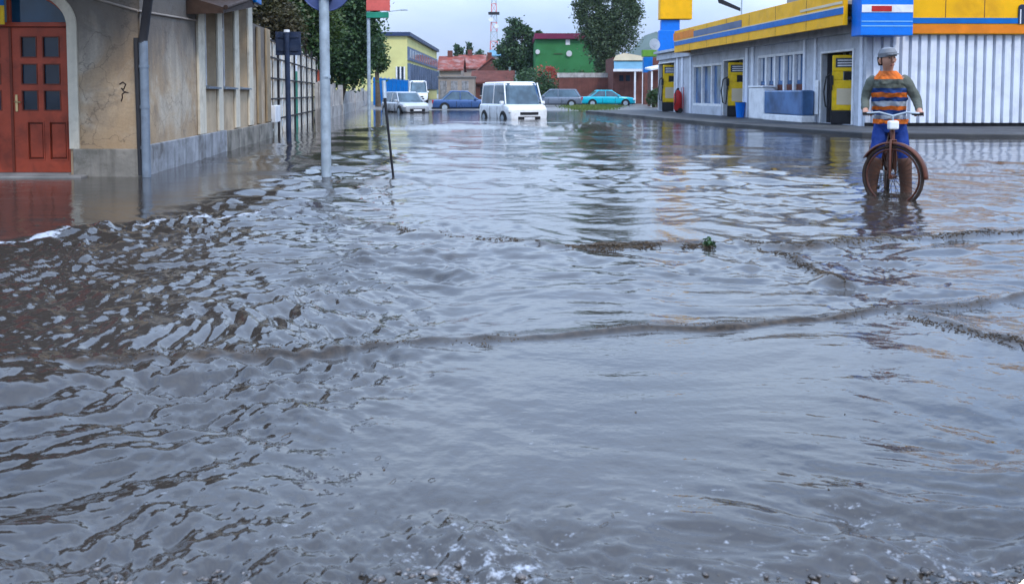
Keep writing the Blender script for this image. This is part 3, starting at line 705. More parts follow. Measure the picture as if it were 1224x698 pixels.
# KP.y points left of the away direction = toward the street; outer face is y=0, interior is negative
for (a, c, z0, z1) in niches:
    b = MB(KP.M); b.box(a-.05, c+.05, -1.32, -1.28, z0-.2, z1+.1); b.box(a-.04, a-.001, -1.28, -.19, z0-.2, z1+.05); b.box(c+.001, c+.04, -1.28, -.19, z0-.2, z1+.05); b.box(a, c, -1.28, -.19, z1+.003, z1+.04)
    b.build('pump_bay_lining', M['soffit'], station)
for (a, c, z0, z1) in niches:
    b = MB(KP.M); t = .07; b.box(a-t, a, -.02, .05, z0, z1+t); b.box(c, c+t, -.02, .05, z0, z1+t); b.box(a, c, -.02, .05, z1, z1+t); b.build('bay_frame', M['white'], station, .008)
for i, (a, c, z0, z1) in enumerate(wns):
    b = MB(KP.M); b.box(a, c, -.12, -.10, z0, z1); g = b.build('window', M['blueglass'], station)
    b = MB(KP.M); n = 3 if i == 0 else 5
    for j in range(n+1):
        s = a+(c-a)*j/n; b.box(max(a, s-.07), min(c, s+.07), -.10, .03, z0, z1)
    b.box(a+.071, c-.071, -.099, .02, z0, z0+.12); b.box(a+.071, c-.071, -.099, .02, z1-.1, z1)
    b.build('window_frame', M['white'], g)
    if i == 1:
        b = MB(KP.M)
        for j in range(11): s = a+(c-a)*(j+.5)/11; b.box(s-.1, s+.1, -.095, -.075, z0+(z1-z0)*.52, z1-.1)
        b.build('blinds', M['grey_panel'], g)
        b = MB(KP.M); b.box(a+.1, c-.1, -.097, -.07, z0+(z1-z0)*.30, z0+(z1-z0)*.45); b.build('inner_shelf', M['brownwall'], g)
# low panel under first window, pilasters
b = MB(KP.M); b.box(k(865, 130)[0]+.1, k(828, 130)[0], .003, .07, ZG-.2, wns[0][2]-.03); b.build('spandrel', M['grey_panel'], station, .01)
for u in (1030, 975, 962, 900, 893, 826, 816, 810):
    b = MB(KP.M); s = k(u, 100)[0]; wd = .16 if u > 950 else .28; b.box(s-wd/2, s+wd/2, .003, .06, ZG-.1, zf0-.25); b.build('wall_rib', M['steel_white'], station, .01)
b = MB(KP.M); b.box(k(981, 100)[0], k(976.5, 100)[0], .07, .085, k(979, 137)[1], k(979, 96)[1]); b.build('notice_board', M['white'], station)
# fascia canopy projecting over the bays
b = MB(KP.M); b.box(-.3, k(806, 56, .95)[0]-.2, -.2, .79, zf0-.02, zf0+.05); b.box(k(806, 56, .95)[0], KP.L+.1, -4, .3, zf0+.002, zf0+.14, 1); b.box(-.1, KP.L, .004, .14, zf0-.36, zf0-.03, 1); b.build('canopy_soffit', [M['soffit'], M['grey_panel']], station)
FT, FB = 4.34, zf0-.21
fas = MB(KP.M)
s_end = k(806, 56, .95)[0]
fas.box(-.35, s_end, .80, .95, FB, FT); fas.box(s_end-.15, s_end-.002, -.3, .798, FB, FT)
fasc = fas.build('fascia', M['yellow'], station, .01)
b = MB(KP.M); b.box(-.36, s_end+.01, .951, .975, FB+.34, FB+.54); b.box(-.36, s_end+.01, .951, .972, FB+.54, FB+.58, 1); b.build('fascia_stripe', [M['blue_deep'], M['cream']], fasc)
for x0_, x1_, q0_, q1_, m_ in ((KP.L*.34, KP.L*.60, .60, .88, 'bluegrey'), (KP.L*.60, KP.L*.74, .62, .98, 'orange'), (-.3, 2.6, .66, .74, 'cream')):
    b = MB(KP.M); b.box(x0_, x1_, .951, .968, FB+q0_, FB+q1_); b.build('fascia_band', M[m_], fasc)
b = MB(KP.M); b.box(.2, s_end-.2, -DEP, .75, FT-.40, FT-.30); b.build('roof', M['concrete'], station)
for i in range(1, 7):
    sx_ = -.35+(s_end+.35)*i/7; b = MB(KP.M); b.box(sx_-.012, sx_+.012, .951, .9535, FB+.01, FB+.335); b.box(sx_-.012, sx_+.012, .951, .9535, FB+.585, FT-.01); b.build('panel_seam', M['brownroof'], fasc)
# front face with ribbed panels
fdir = Vector((1, .02, 0)); q0 = Vector((ka.x, ka.y, 0)); NP = Plane(q0, q0+fdir); 
def nz(u, v, off=0): return NP.sz(u, v, off)
WL = 9.5; zb, ztp = nz(1150, 147)[1], nz(1150, 40)[1]
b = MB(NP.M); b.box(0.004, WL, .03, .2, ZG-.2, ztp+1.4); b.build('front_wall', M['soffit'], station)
b = MB(NP.M); b.box(0, nz(1041, 100)[0], -.06, .028, zb, ztp); b.build('corner_panel', M['grey_panel'], station, .01)
s0 = nz(1041, 100)[0]+.01; pitch = (nz(1212, 100)[0]-nz(1088, 100)[0])/11.2
vs = []; prof = []
s = s0
while s < WL:
    prof += [(s, .02), (s+pitch*.05, -.14), (s+pitch*.70, -.14), (s+pitch*.75, .02)]; s += pitch
nP = len(prof)
vs = [(a, y, zb) for a, y in prof]+[(a, y, ztp) for a, y in prof]
b = MB(NP.M); b.add(vs, [(i, i+1, nP+i+1, nP+i) for i in range(nP-1)]); rp = b.build('ribbed_wall', M['steel_white'], station, fix=False)
b = MB(NP.M); b.box(0, WL, -.02, .03, ZG-.25, zb-.002); b.build('base_gap', M['black'], station)
# fascia on the front
z0, z1 = nz(1150, 42)[1], nz(1150, -9)[1]
b = MB(NP.M); b.box(nz(1083.5, 20)[0], nz(1218, 20)[0], -.30, -.10, z0, z1); b.box(nz(1219, 20)[0], WL, -.28, -.10, z0, z1); fr2 = b.build('fascia', M['yellow'], station, .012)
b = MB(NP.M); b.box(nz(1083.5, 20)[0], nz(1212, 20)[0], -.33, -.302, nz(1150, 29.5)[1], nz(1150, 23)[1]); b.build('fascia_stripe', M['blue_deep'], fr2)
b = MB(NP.M); b.box(nz(1083.5, 20)[0]+.01, nz(1218, 20)[0], -.315, -.301, nz(1150, 42)[1]+.02, nz(1150, 31)[1]); b.build('lower_band', M['orange'], fr2)
for u in (1124, 1170):
    b = MB(NP.M); q_ = nz(u, 20)[0]; b.box(q_-.012, q_+.012, -.3035, -.3005, nz(1150, 22.5)[1], z1-.02); b.build('panel_seam', M['brownroof'], fr2)
# arch-shaped navy emblem at the right end
def archband(mb, s0, s1, z0, z1, t, y0, y1, n=10):
    c = (s0+s1)/2; r = (s1-s0)/2; out = [(s0, z0)]+[(c-r*math.cos(math.pi*i/n), z1-r+r*math.sin(math.pi*i/n)) for i in range(n+1)]+[(s1, z0)]
    mb.prism(out, y0, y1)
b = MB(NP.M); archband(b, nz(1209.5, 20)[0], nz(1217.5, 20)[0], nz(1213, 30)[1], nz(1213, 7)[1], .05, -.345, -.316); archband(b, nz(1221.5, 20)[0], nz(1230, 20)[0], nz(1213, 30)[1], nz(1213, 7)[1], .05, -.345, -.303)
b.build('navy_letter', M['navy'], fr2)
b = MB(NP.M); b.box(nz(1211, 20)[0], nz(1212.3, 20)[0], -.353, -.346, nz(1213, 30)[1], nz(1213, 13)[1]); b.build('letter_edge', M['white'], fr2)
# blue corner sign
b = MB(NP.M); sa, sb = nz(1021, 20, -.5)[0], nz(1082.5, 20, -.5)[0]; zc = lambda v: nz(1050, v, -.5)[1]
b.rbox(sa, sb, -.98, -.3, zc(44), zc(-9), .02); cs = b.build('corner_sign', M['blue'], station)
b = MB(NP.M); b.box(sa+.02, sb-.02, -.995, -.982, zc(17), zc(8)); b.build('sign_band', M['white'], cs)
b = MB(NP.M); b.rbox(nz(1040, 20, -.9)[0], nz(1064, 20, -.9)[0], -1.01, -.997, zc(16), zc(9.5), .006); b.build('red_lozenge', M['red'], cs)
b = MB(NP.M)
for v in (27, 32.5): b.box(sa+.02, sb-.02, -.992, -.982, zc(v+1), zc(v))
b.build('pale_line', M['signline'], cs)
b = MB(NP.M); b.box(0, 0, 0, 0, 0, 0); b = MB(); b.box(D(962, 0, 46).x, D(1024, 0, 46).x, 46, 49, FT-.3, D(990, -22, 46).z); b.build('plant_room', M['beige'], station)
b = MB(NP.M); b.box(.5, WL, .2, 12, FT-.2, FT-.1); b.box(WL-.2, WL, .2, 12, ZG-.2, FT-.1); b.build('rear_volume', M['grey_panel'], station)
# forecourt slab with kerb
b = MB()
off = [G(u, v, ZG) for u, v in ((1420, 162), (1224, 160.5), (1030, 158.5), (950, 153), (860, 146.5), (780, 139.5), (700, 132.5))] + [kb - KP.y*6 + KP.x*8, ka + Vector((16, 9, 0))]
b.prism([(p.x, p.y) for p in off], -.3, ZG, axis='z'); tag(b.build('forecourt', M['asphalt'], None, .03), kind='structure')
# dispensers
def make_pump():
    t = proto('fuel_pump', 'yellow fuel pump in the nearest dark bay', 'fuel pump', 'fuel pumps in the wall bays')
    b = MB(); b.rbox(-.42, .42, -.25, .25, 0, .42, .02); b.build('base', M['black'], t)
    b = MB(); b.rbox(-.40, .40, -.235, .235, .42, 1.35, .03); b.rbox(-.40, -.05, -.23, .23, 1.35, 1.62, .02); b.rbox(-.40, .40, -.24, .24, 1.62, 2.12, .03); b.build('body', M['yellow_pump'], t)
    b = MB(); b.rbox(-.02, .37, -.2, .2, 1.37, 1.61, .01); b.build('nozzle_recess', M['black'], t)
    b = MB(); b.rbox(-.30, .30, -.252, -.236, 1.74, 2.03, .006); d = b.build('display', M['glass'], t)
    b = MB()
    for j in range(3): b.box(-.24, .24, -.258, -.2525, 1.78+j*.08, 1.82+j*.08)
    b.build('readout', M['white'], d)
    for j, x in enumerate((.40, -.42)):
        b = MB(); pts = [(x, -.1, 1.55), (x+.17, -.24, 1.45), (x+.24, -.3, 1.0), (x+.18, -.32, .55), (x+.06, -.3, .48), (x+.02, -.27, .8), (x, -.26, 1.3)]
        if x < 0: pts = [(2*x-p[0], p[1], p[2]) for p in pts]
        b.tube(pts, .026, 8); b.build('hose', M['rubber'], t)
        b = MB(); b.rbox(x-.05, x+.06, -.34, -.22, 1.2, 1.5, .02); b.tube([(x, -.3, 1.22), (x+.02, -.33, 1.05)], .02, 8); b.build('nozzle', M['black' if j else 'green_board'], t)
    b = MB(); b.rbox(-.25, .25, -.246, -.237, .6, 1.1, .01); b.build('label_panel', M['cream'], t)
    return t
pm = make_pump(); rz = math.atan2(KP.x.y, KP.x.x)
labs = ['yellow fuel pump in the big bay closest to the ribbed white wall', 'yellow fuel pump in the bay between the blue window and white tank', 'yellow fuel pump in the small bay beside the red extinguisher trolley']
for i, (a, c, z0, z1) in enumerate(niches):
    t = pm if i == 0 else copy_tree(pm); t['label'] = labs[i]
    u = a+(c-a)*(.36, .40, .45)[i]; p = KP.M @ Vector((u, -.12, ZG+.012))
    place(t, p, R((-20, -14, -10)[i])); hgt = (z1-z0-.1)/2.12; t.scale = ((.98, 1.1, .95)[i], .75, hgt)
    b = MB(KP.M); b.box(a+.02, c-.02, -1.26, .0, ZG-.2, ZG+.0+.012); b.build('bay_floor', M['black'], station)
    for j in range(4): b = MB(KP.M); s = a+(c-a)*(.62+.10*j); b.tube([(s, -.6-.12*(j % 2), ZG), (s, -.6-.12*(j % 2), z1)], .05, 8); b.build('bay_pipe', M['galv'], station)
# extinguisher trolley
p = KP.M @ Vector((k(818, 120)[0], .35, ZG))
ex = proto('fire_extinguisher', 'big red wheeled extinguisher standing at the grey wall', 'extinguisher')
b = MB(); b.tube([(0, 0, .12), (0, 0, .2), (0, 0, 1.0), (0, 0, 1.12), (0, 0, 1.2)], [.16, .22, .22, .14, .06], 18); b.build('cylinder', M['red'], ex)
b = MB(); b.rbox(-.05, .05, -.05, .05, 1.2, 1.32, .015); b.tube([(.0, -.05, 1.28), (.18, -.2, 1.1), (.25, -.2, .6), (.1, -.24, .4)], .022, 8); b.build('valve_hose', M['black'], ex)
for x in (-.27, .27): b = MB(); b.disc((x, .05, .13), (1, 0, 0), .13, .05, 20); b.build('wheel', M['rubber'], ex)
b = MB(); b.tube([(-.2, .22, .2), (-.2, .25, 1.35), (.2, .25, 1.35), (.2, .22, .2)], .018, 8); b.build('handle', M['red'], ex)
place(ex, p, rz+math.pi)
# white tank cabinet
ta, tb = k(961, 125, .62)[0], k(894, 125, .62)[0]
tk = thing('storage_cabinet', tuple(KP.M @ Vector((ta, .5, ZG))), 'white and blue storage cabinet under the wide station window', 'cabinet')
zt_ = k(905, 105, .6)[1]
b = MB(KP.M); b.rbox(tb-1.5, tb, .09, .60, ZG, zt_, .06); b.build('body', M['white'], tk)
b = MB(KP.M); b.rbox(ta+.3, tb-1.502, .10, .57, ZG+.25, zt_-.12, .05); b.build('door', M['blueglass'], tk)
b = MB(KP.M); b.rbox(ta+.25, tb-1.502, .09, .60, ZG, ZG+.24, .03); b.build('base', M['white'], tk)
b = MB(KP.M); b.rbox(tb-1.53, tb+.03, .08, .63, zt_, zt_+.07, .02); b.build('lid', M['white'], tk)
# blue bin
p = KP.M @ Vector((k(891.5, 135)[0], .25, ZG)); 
bn = proto('blue_bin', 'small bright blue bin between pump bay and white cabinet', 'bin')
b = MB(); b.tube([(0, 0, 0), (0, 0, .62), (0, 0, .64)], [.16, .21, .22], 18); b.build('tub', M['blue'], bn)
b = MB(); b.torus((0, 0, .64), .215, .02, (0, 0, 1)); b.build('rim', M['blue_deep'], bn); place(bn, p, 0)
# totem
pt = D(806, 120, 57)
tt = thing('price_totem', (pt.x, 57, 0), 'tall totem with a yellow square box on a bright blue post', 'totem sign')
tx = lambda u, v=20: D(u, v, 57).x
tz = lambda v: D(806, v, 57).z
b = MB(); b.rbox(tx(790), tx(812), 56.8, 57.3, 0, tz(24.5), .03); b.rbox(tx(787.5), tx(818), 56.7, 57.35, tz(66), tz(37), .03); b.build('post', M['blue'], tt)
b = MB(); b.rbox(tx(787.7), tx(826), 56.6, 57.4, tz(24), tz(-22), .05); b.build('sign_box', M['yellow'], tt)
# flagpole
p = D(886, 40, 42); fg = thing('flagpole', (p.x, 42, 0), 'thin flagpole with a drooping black pennant behind the station roof', 'flagpole')
b = MB(); b.tube([(p.x, 42, ZG), (p.x, 42, D(886, -60, 42).z)], .035, 8); b.build('pole', M['galv'], fg)
b = MB(); a = D(857, -3, 42); c = D(859, 4, 42); d = D(885, 14, 42); e = D(885, 10, 42)
b.add([(a.x, 41.98, a.z), (c.x, 41.98, c.z), (d.x, 41.98, d.z), (e.x, 41.98, e.z), (a.x, 42.02, a.z), (c.x, 42.02, c.z), (d.x, 42.02, d.z), (e.x, 42.02, e.z)], [(0,1,2,3),(4,5,6,7),(0,1,5,4),(1,2,6,5),(2,3,7,6),(3,0,4,7)]); b.build('pennant', M['black'], fg)
# thin post at right
p = G(1214.5, 153); rp_ = thing('thin_post', (p.x, p.y, 0), 'thin pale post with a dark box in front of the ribbed wall', 'post')
b = MB(); b.tube([(p.x, p.y, -.3), (p.x, p.y, D(1214, 33, p.y).z)], .03, 10); b.build('pole', M['galv'], rp_)
a = D(1217, 57, p.y); c = D(1232, 32, p.y); b = MB(); b.rbox(a.x, c.x, p.y-.12, p.y+.1, a.z, c.z, .02); b.build('control_box', M['navy'], rp_)

# ------------------------------------------------------------------ cars
def loft(stations, mats_i=0):
    """stations: list of (x, ring) where ring is a list of (y, z); closed rings, capped"""
    n = len(stations[0][1]); vs = []; fs = []
    for x, ring in stations: vs += [(x if not isinstance(x, tuple) else x[j], y, z) for j, (y, z) in enumerate(ring)]
    for i in range(len(stations)-1):
        for j in range(n): fs.append((i*n+j, i*n+(j+1) % n, (i+1)*n+(j+1) % n, (i+1)*n+j))
    fs.append(tuple(range(n))); fs.append(tuple(range((len(stations)-1)*n, len(stations)*n))[::-1])
    return vs, fs
def make_car(name, label, cat, paint, L=4.2, Wd=1.75, Ht=1.45, style='hatch', group=None):
    t = proto(name, label, cat, group)
    h = Wd/2; bl = .88 if style != 'van' else 1.05; zb = .22
    if style == 'van': prof = [(-.5, .98, .9), (-.48, 1.0, 1.0), (-.2, 1.0, 1.0), (.30, 1.0, 1.0), (.42, .97, .95), (.485, .92, .80), (.5, .86, .70)]
    elif style == 'sedan': prof = [(-.5, .86, .86), (-.48, .94, .96), (-.3, .99, 1.0), (0, 1, 1.0), (.25, .99, .98), (.42, .95, .88), (.485, .88, .76), (.5, .80, .66)]
    else: prof = [(-.5, .88, .9), (-.48, .95, 1.0), (-.3, .99, 1.0), (0, 1, 1.0), (.25, .99, .99), (.42, .95, .90), (.485, .88, .78), (.5, .80, .66)]
    st = []
    for fx, fw, fz in prof:
        w = h*fw; z = zb+(bl-zb)*fz; m = zb+(z-zb)*.55
        st.append((fx*L, [(-w*.80, zb), (w*.80, zb), (w*.97, zb+.1), (w, m), (w*.985, z-.08), (w*.90, z), (-w*.90, z), (-w*.985, z-.08), (-w, m), (-w*.97, zb+.1)]))
    b = MB(); b.add(*loft(st), sm=False); body = b.build('body', paint, t, .075); body.modifiers[0].segments = 3; body.modifiers[0].angle_limit = R(18); body.data.shade_smooth()
    if style == 'van': cab = [(-.49, -.475), (.36, .25)]
    elif style == 'sedan': cab = [(-.36, -.22), (.24, .06)]
    else: cab = [(-.49, -.40), (.27, .09)]
    (rb, rt), (fb, ft) = cab; w0, w1 = h*.91, h*.74 if style != 'van' else h*.82
    def cabin(z0, z1, sh):
        k0 = (z0-bl)/(Ht-bl); k1 = (z1-bl)/(Ht-bl); lp = lambda a, c, k: a+(c-a)*k
        vs = []
        for kk, z in ((k0, z0), (k1, z1)):
            xr, xf, w = lp(rb, rt, kk)*L, lp(fb, ft, kk)*L, lp(w0, w1, kk)+sh
            c = .18; vs += [(xr-sh, -w+c*.6, z), (xr-sh, w-c*.6, z), (xr+c, w, z), (xf-c*1.2, w, z), (xf+sh, w-c, z), (xf+sh, -w+c, z), (xf-c*1.2, -w, z), (xr+c, -w, z)]
        n = 8; return vs, [(i, (i+1) % n, (i+1) % n+n, i+n) for i in range(n)]+[tuple(range(n))[::-1], tuple(range(n, 2*n))]
    b = MB(); b.add(*cabin(bl-.02, Ht-.07, 0)); b.build('windows', M['carglass'], t)
    b = MB(); vs, fs = cabin(Ht-(.09 if style != 'van' else .27), Ht, .012); b.add(vs, fs); o = b.build('roof', paint, t, .06 if style != 'van' else .15); o.modifiers[0].segments = 3
    b = MB()
    for sy in (-1, 1):
        for (xb, xt) in ((rb+.03, rt+.03), (fb-.015, ft-.005), (-.06, -.06)):
            if abs(xb) > .5: continue
            b.tube([(xb*L, sy*(w0+.004), bl-.01), (xt*L, sy*(w1+.008), Ht-.06)], .035, 6)
    b.build('pillars', paint, t)
    r = .31 if style != 'van' else .34
    for fx in (-.31, .31):
        for sy in (-1, 1):
            b = MB(); b.disc((fx*L, sy*(h-.03), r), (0, 1, 0), r+.055, .09, 26); b.build('wheel_arch', M['black'], t)
            b = MB(); b.disc((fx*L, sy*(h-.055), r), (0, 1, 0), r, .18, 26); wl = b.build('wheel', M['rubber'], t, .02)
            b = MB(); b.disc((fx*L, sy*(h+.03), r), (0, 1, 0), r*.62, .02, 20); b.build('rim', M['galv'], wl)
    zl = zb+(bl-zb)*.62
    for sy in (-1, 1):
        b = MB(); b.rbox(L*.455, L*.492, sy*h*.84-.17, sy*h*.84+.12*sy-.0+.0 if False else sy*h*.62+.14, zl-.07, zl+.08, .03); b.build('headlight', M['lamp_lens'], t)
        b = MB(); b.rbox(-L*.505, -L*.47, sy*h*.78-.09, sy*h*.78+.09, zl-.05, zl+.2, .02); b.build('tail_light', M['tail'], t)
        b = MB(); b.rbox(fb*L-.35, fb*L-.18, sy*(h+.03)-.09, sy*(h+.03)+.09, bl-.02, bl+.13, .03); b.build('mirror', paint, t)
    if style == 'van':
        b = MB(); b.rbox(L*.47, L*.509, -h*.45, h*.45, zb+.34, zb+.46, .02); b.build('upper_grille', M['black'], t)
    for fx in (-.12, .12):
        for sy in (-1, 1): b = MB(); b.box(fx*L-.012, fx*L+.012, sy*(h*.99)-.012, sy*(h*.99)+.012, zb+.12, bl-.12); b.build('door_seam', M['black'], t)
    b = MB(); b.rbox(L*.475, L*.508, -h*.55, h*.55, zb+.08, zb+.26, .02); g = b.build('grille', M['black'], t)
    b = MB(); b.box(L*.5085, L*.512, -.26, .26, zb+.12, zb+.22); b.build('number_plate', M['white'], g)
    b = MB(); b.rbox(L*.44, L*.515, -h*.86, h*.86, zb-.02, zb+.07, .03); b.build('bumper', M['black'], t)
    b = MB(); b.rbox(-L*.515, -L*.45, -h*.86, h*.86, zb-.02, zb+.1, .03); b.build('bumper', M['black'], t)
    return t
def put(car, u, Y, z, head): place(car, (D(u, 110, Y).x, Y, z), R(head))
put(make_car('white_van', 'boxy white van pushing through the flood toward the camera', 'van', M['carwhite'], 4.0, 2.0, 2.08, 'van'), 613, 40, -.38, -90+22)
put(make_car('silver_car', 'silver car in the flood nearest the low wall', 'car', M['silver'], 4.2, 1.75, 1.5, 'hatch', 'cars crossing the flooded junction'), 484, 52, -.24, -90+28)
put(make_car('parked_car', 'slate blue car half hidden behind the left side of the white van', 'car', M['carblue'], 4.5, 1.75, 1.5, 'sedan', 'cars crossing the flooded junction'), 554, 61, -.16, 6)
put(make_car('parked_car', 'dull grey car half hidden behind the right side of the white van', 'car', M['cargrey'], 4.3, 1.75, 1.5, 'hatch', 'cars crossing the flooded junction'), 663, 68, gz(3, 68)-.12, 178)
put(make_car('parked_car', 'bright turquoise car passing by the grass verge', 'car', M['carturq'], 4.5, 1.75, 1.42, 'sedan', 'cars crossing the flooded junction'), 726, 71, gz(8, 71)-.1, 3)
put(make_car('delivery_van', 'white high roof van parked far down by the yellow building', 'van', M['carwhite'], 4.8, 1.9, 2.25, 'van'), 499, 86, gz(-10, 86), -80)

# ------------------------------------------------------------------ buildings beyond the junction
def bx(u, Y): return D(u, 100, Y).x
def bz(v, Y): return D(612, v, Y).z
# yellow office building
Y0 = 92; x1 = bx(487, Y0); yb = thing('office_building', (x1, Y0, 0), 'yellow building with dark flat roof and blue grey window bands', 'building')
x0 = x1-11; Y1 = 128; zt = bz(43.5, Y0)
b = MB(); b.box(x0, x1, Y0, Y1, -.1, zt); b.build('wall', M['limewall'], yb)
b = MB(); b.box(x0-.3, x1+.35, Y0-.3, Y1+.3, zt+.002, zt+.42); rf = b.build('roof', M['navy_roof'], yb)
for y in (105, 114, 121): b = MB(); b.box(x1-4, x1-2.6, y, y+1.6, zt+.42, zt+1.2); b.build('roof_vent', M['navy_roof'], rf)
zA, zB_, zC, zD = bz(56, Y0), bz(72, Y0), bz(76, Y0), bz(106, Y0)
b = MB(); b.box(x1+.002, x1+.14, Y0+.05, Y1, zB_, zA); cl_ = b.build('cladding_band', M['bluegrey'], yb)
for i in range(14): b = MB(); y = Y0+.8+i*2.5; b.box(x1+.141, x1+.17, y, y+1.7, zB_+.25, zA-.25); b.build('upper_window', M['carglass'], cl_)
b = MB(); b.box(x1+.002, x1+.10, Y0+.05, Y1, zD, zC); lo = b.build('lower_glazing', M['carglass'], yb)
for i in range(15): b = MB(); y = Y0+.05+i*2.5; b.box(x1+.101, x1+.35, y, y+.3, zD, zC); b.build('mullion', M['bluegrey'], lo)
b = MB(); b.box(bx(474, Y0), bx(484, Y0), Y0-.05, Y0-.002, bz(100, Y0), bz(80, Y0)); fwn = b.build('window', M['glass'], yb)
b = MB()
for u in (474, 478.7, 483.4): b.box(bx(u, Y0)-.06, bx(u, Y0)+.1, Y0-.1, Y0-.051, bz(100, Y0), bz(80, Y0))
b.build('window_frame', M['white'], fwn)
# blue site fence
Yf = 74; b_ = thing('blue_fence', (bx(446, Yf), Yf, 0), 'bright blue panel fence in front of the yellow building', 'fence')
n = 9
for i in range(n):
    u0 = 446+42*i/n; u1 = 446+42*(i+.96)/n; b = MB(); top = bz(93+1.0*i*.4+random.uniform(-.5, .5), Yf)
    b.box(bx(u0, Yf), bx(u1, Yf), Yf-.03, Yf+.03, .0, top); b.build('panel', M['blue_deep'], b_)
    b = MB(); b.box(bx(u1, Yf)-.03, bx(u1, Yf)+.08, Yf+.031, Yf+.1, .0, top+.1); b.build('post', M['galv'], b_)
# red roofed houses
def cottage(label, u0, u1, Y, depth, vE, vR, wall, roof, ridge='x', chim=True, wins=2, base=0.0):
    x0, x1 = bx(u0, Y), bx(u1, Y); ze, zr = bz(vE, Y), bz(vR, Y)
    t = thing('house', ((x0+x1)/2, Y, base), label, 'house', 'houses beyond the junction')
    if ridge == 'x':
        b = MB(); b.prism([(Y, base-.3), (Y, ze), (Y+depth/2, zr-.15), (Y+depth, ze), (Y+depth, base-.3)], x0, x1, axis='x'); b.build('wall', wall, t)
        b = MB(); b.prism([(Y-.5, ze-.15), (Y+depth/2, zr), (Y+depth+.5, ze-.15), (Y+depth+.5, ze-.4), (Y+depth/2, zr-.2), (Y-.5, ze-.4)], x0-.4, x1+.4, axis='x'); rf = b.build('roof', roof, t)
    else:
        m = (x0+x1)/2
        b = MB(); b.prism([(x0, base-.3), (x0, ze), (m, zr-.15), (x1, ze), (x1, base-.3)], Y, Y+depth); b.build('wall', wall, t)
        b = MB(); b.prism([(x0-.5, ze-.15), (m, zr), (x1+.5, ze-.15), (x1+.5, ze-.4), (m, zr-.2), (x0-.5, ze-.4)], Y-.4, Y+depth+.4); rf = b.build('roof', roof, t)
    if chim: b = MB(); cx = x0+(x1-x0)*.3; b.box(cx, cx+.8, Y+depth*.45, Y+depth*.45+.8, zr-1.2, zr+.9); b.build('chimney', M['brownroof'], rf)
    for i in range(wins):
        xc = x0+(x1-x0)*(i+.6)/(wins+.2); zc = base+(ze-base)*.5
        b = MB(); b.box(xc-.5, xc+.5, Y-.06, Y-.002, zc-.6, zc+.6); wn = b.build('window', M['glass'], t)
        b = MB(); b.box(xc-.6, xc+.6, Y-.1, Y-.061, zc-.7, zc-.6); b.box(xc-.04, xc+.04, Y-.1, Y-.061, zc-.6, zc+.6); b.build('window_frame', M['white'], wn)
    return t
cottage('beige house with patchy red roof right beside the yellow building', 525, 551, 135, 9, 82, 66, M['beige'], M['redroof'], 'x')
cottage('long low house with weathered red roof seen between yellow building and van', 549, 578, 150, 9, 80, 64.5, M['beige'], M['redroof'], 'x')
cottage('house with faded pink grey roof left of the dark round tree', 571, 606, 142, 9, 84, 68, M['brownwall'], M['redroof'], 'z')
cottage('low brown roofed shed in front of the dark round tree', 566, 612, 118, 6, 97, 84, M['brownwall'], M['brownroof'], 'x', False)
b = thing('garage', (bx(540, 112), 112, 0), 'low grey beige garage wall below the red roofs', 'garage')
g = MB(); g.box(bx(524, 112), bx(567, 112), 112, 116, -.1, bz(93, 112)); g.build('wall', M['beige'], b)
g = MB(); g.box(bx(523, 112), bx(568, 112), 111.8, 116.2, bz(93, 112)+.002, bz(91.5, 112)); g.build('roof', M['concrete'], b)
for u in (530, 543, 556):
    g = MB(); g.box(bx(u-4, 112), bx(u+4, 112), 111.94, 111.998, .2, bz(97, 112)); g.build('door', M['plinth_grey'], b)
# blue roofed hall far behind
cottage('distant hall with a bright blue roof behind the red roofs', 586, 606, 230, 10, 66, 59, M['palewall'], M['turq_roof'], 'x', False, 0)
# lattice mast
Ym = 260; mx = bx(590.5, Ym)
ms = thing('radio_mast', (mx, Ym, 0), 'red and white lattice radio mast with a dark platform', 'mast')
zs_ = np.linspace(0, bz(-40, Ym), 15)
for i in range(14):
    w0, w1 = 1.6-.09*i, 1.6-.09*(i+1); b = MB()
    c0 = [(mx+a*w0, Ym+c*w0, zs_[i]) for a, c in ((-1,-1),(1,-1),(1,1),(-1,1))]; c1 = [(mx+a*w1, Ym+c*w1, zs_[i+1]) for a, c in ((-1,-1),(1,-1),(1,1),(-1,1))]
    for j in range(4): b.tube([c0[j], c1[j]], .11, 5); b.tube([c0[j], c1[(j+1) % 4]], .07, 4); b.tube([c1[j], c1[(j+1) % 4]], .07, 4)
    b.build('lattice_section', M['redboard'] if i % 2 else M['galv'], ms)
b = MB(); zpl = bz(16.5, Ym); b.box(mx-1.7, mx+1.7, Ym-1.7, Ym+1.7, zpl-.3, zpl+.3); b.build('platform', M['ironwork'], ms)
b = MB(); b.disc((mx-.9, Ym-1.3, zpl-2), (0, 1, 0), .7, .3, 16); b.disc((mx+.8, Ym-1.3, zpl-4), (0, 1, 0), .7, .3, 16); b.build('antenna_dish', M['white'], ms)
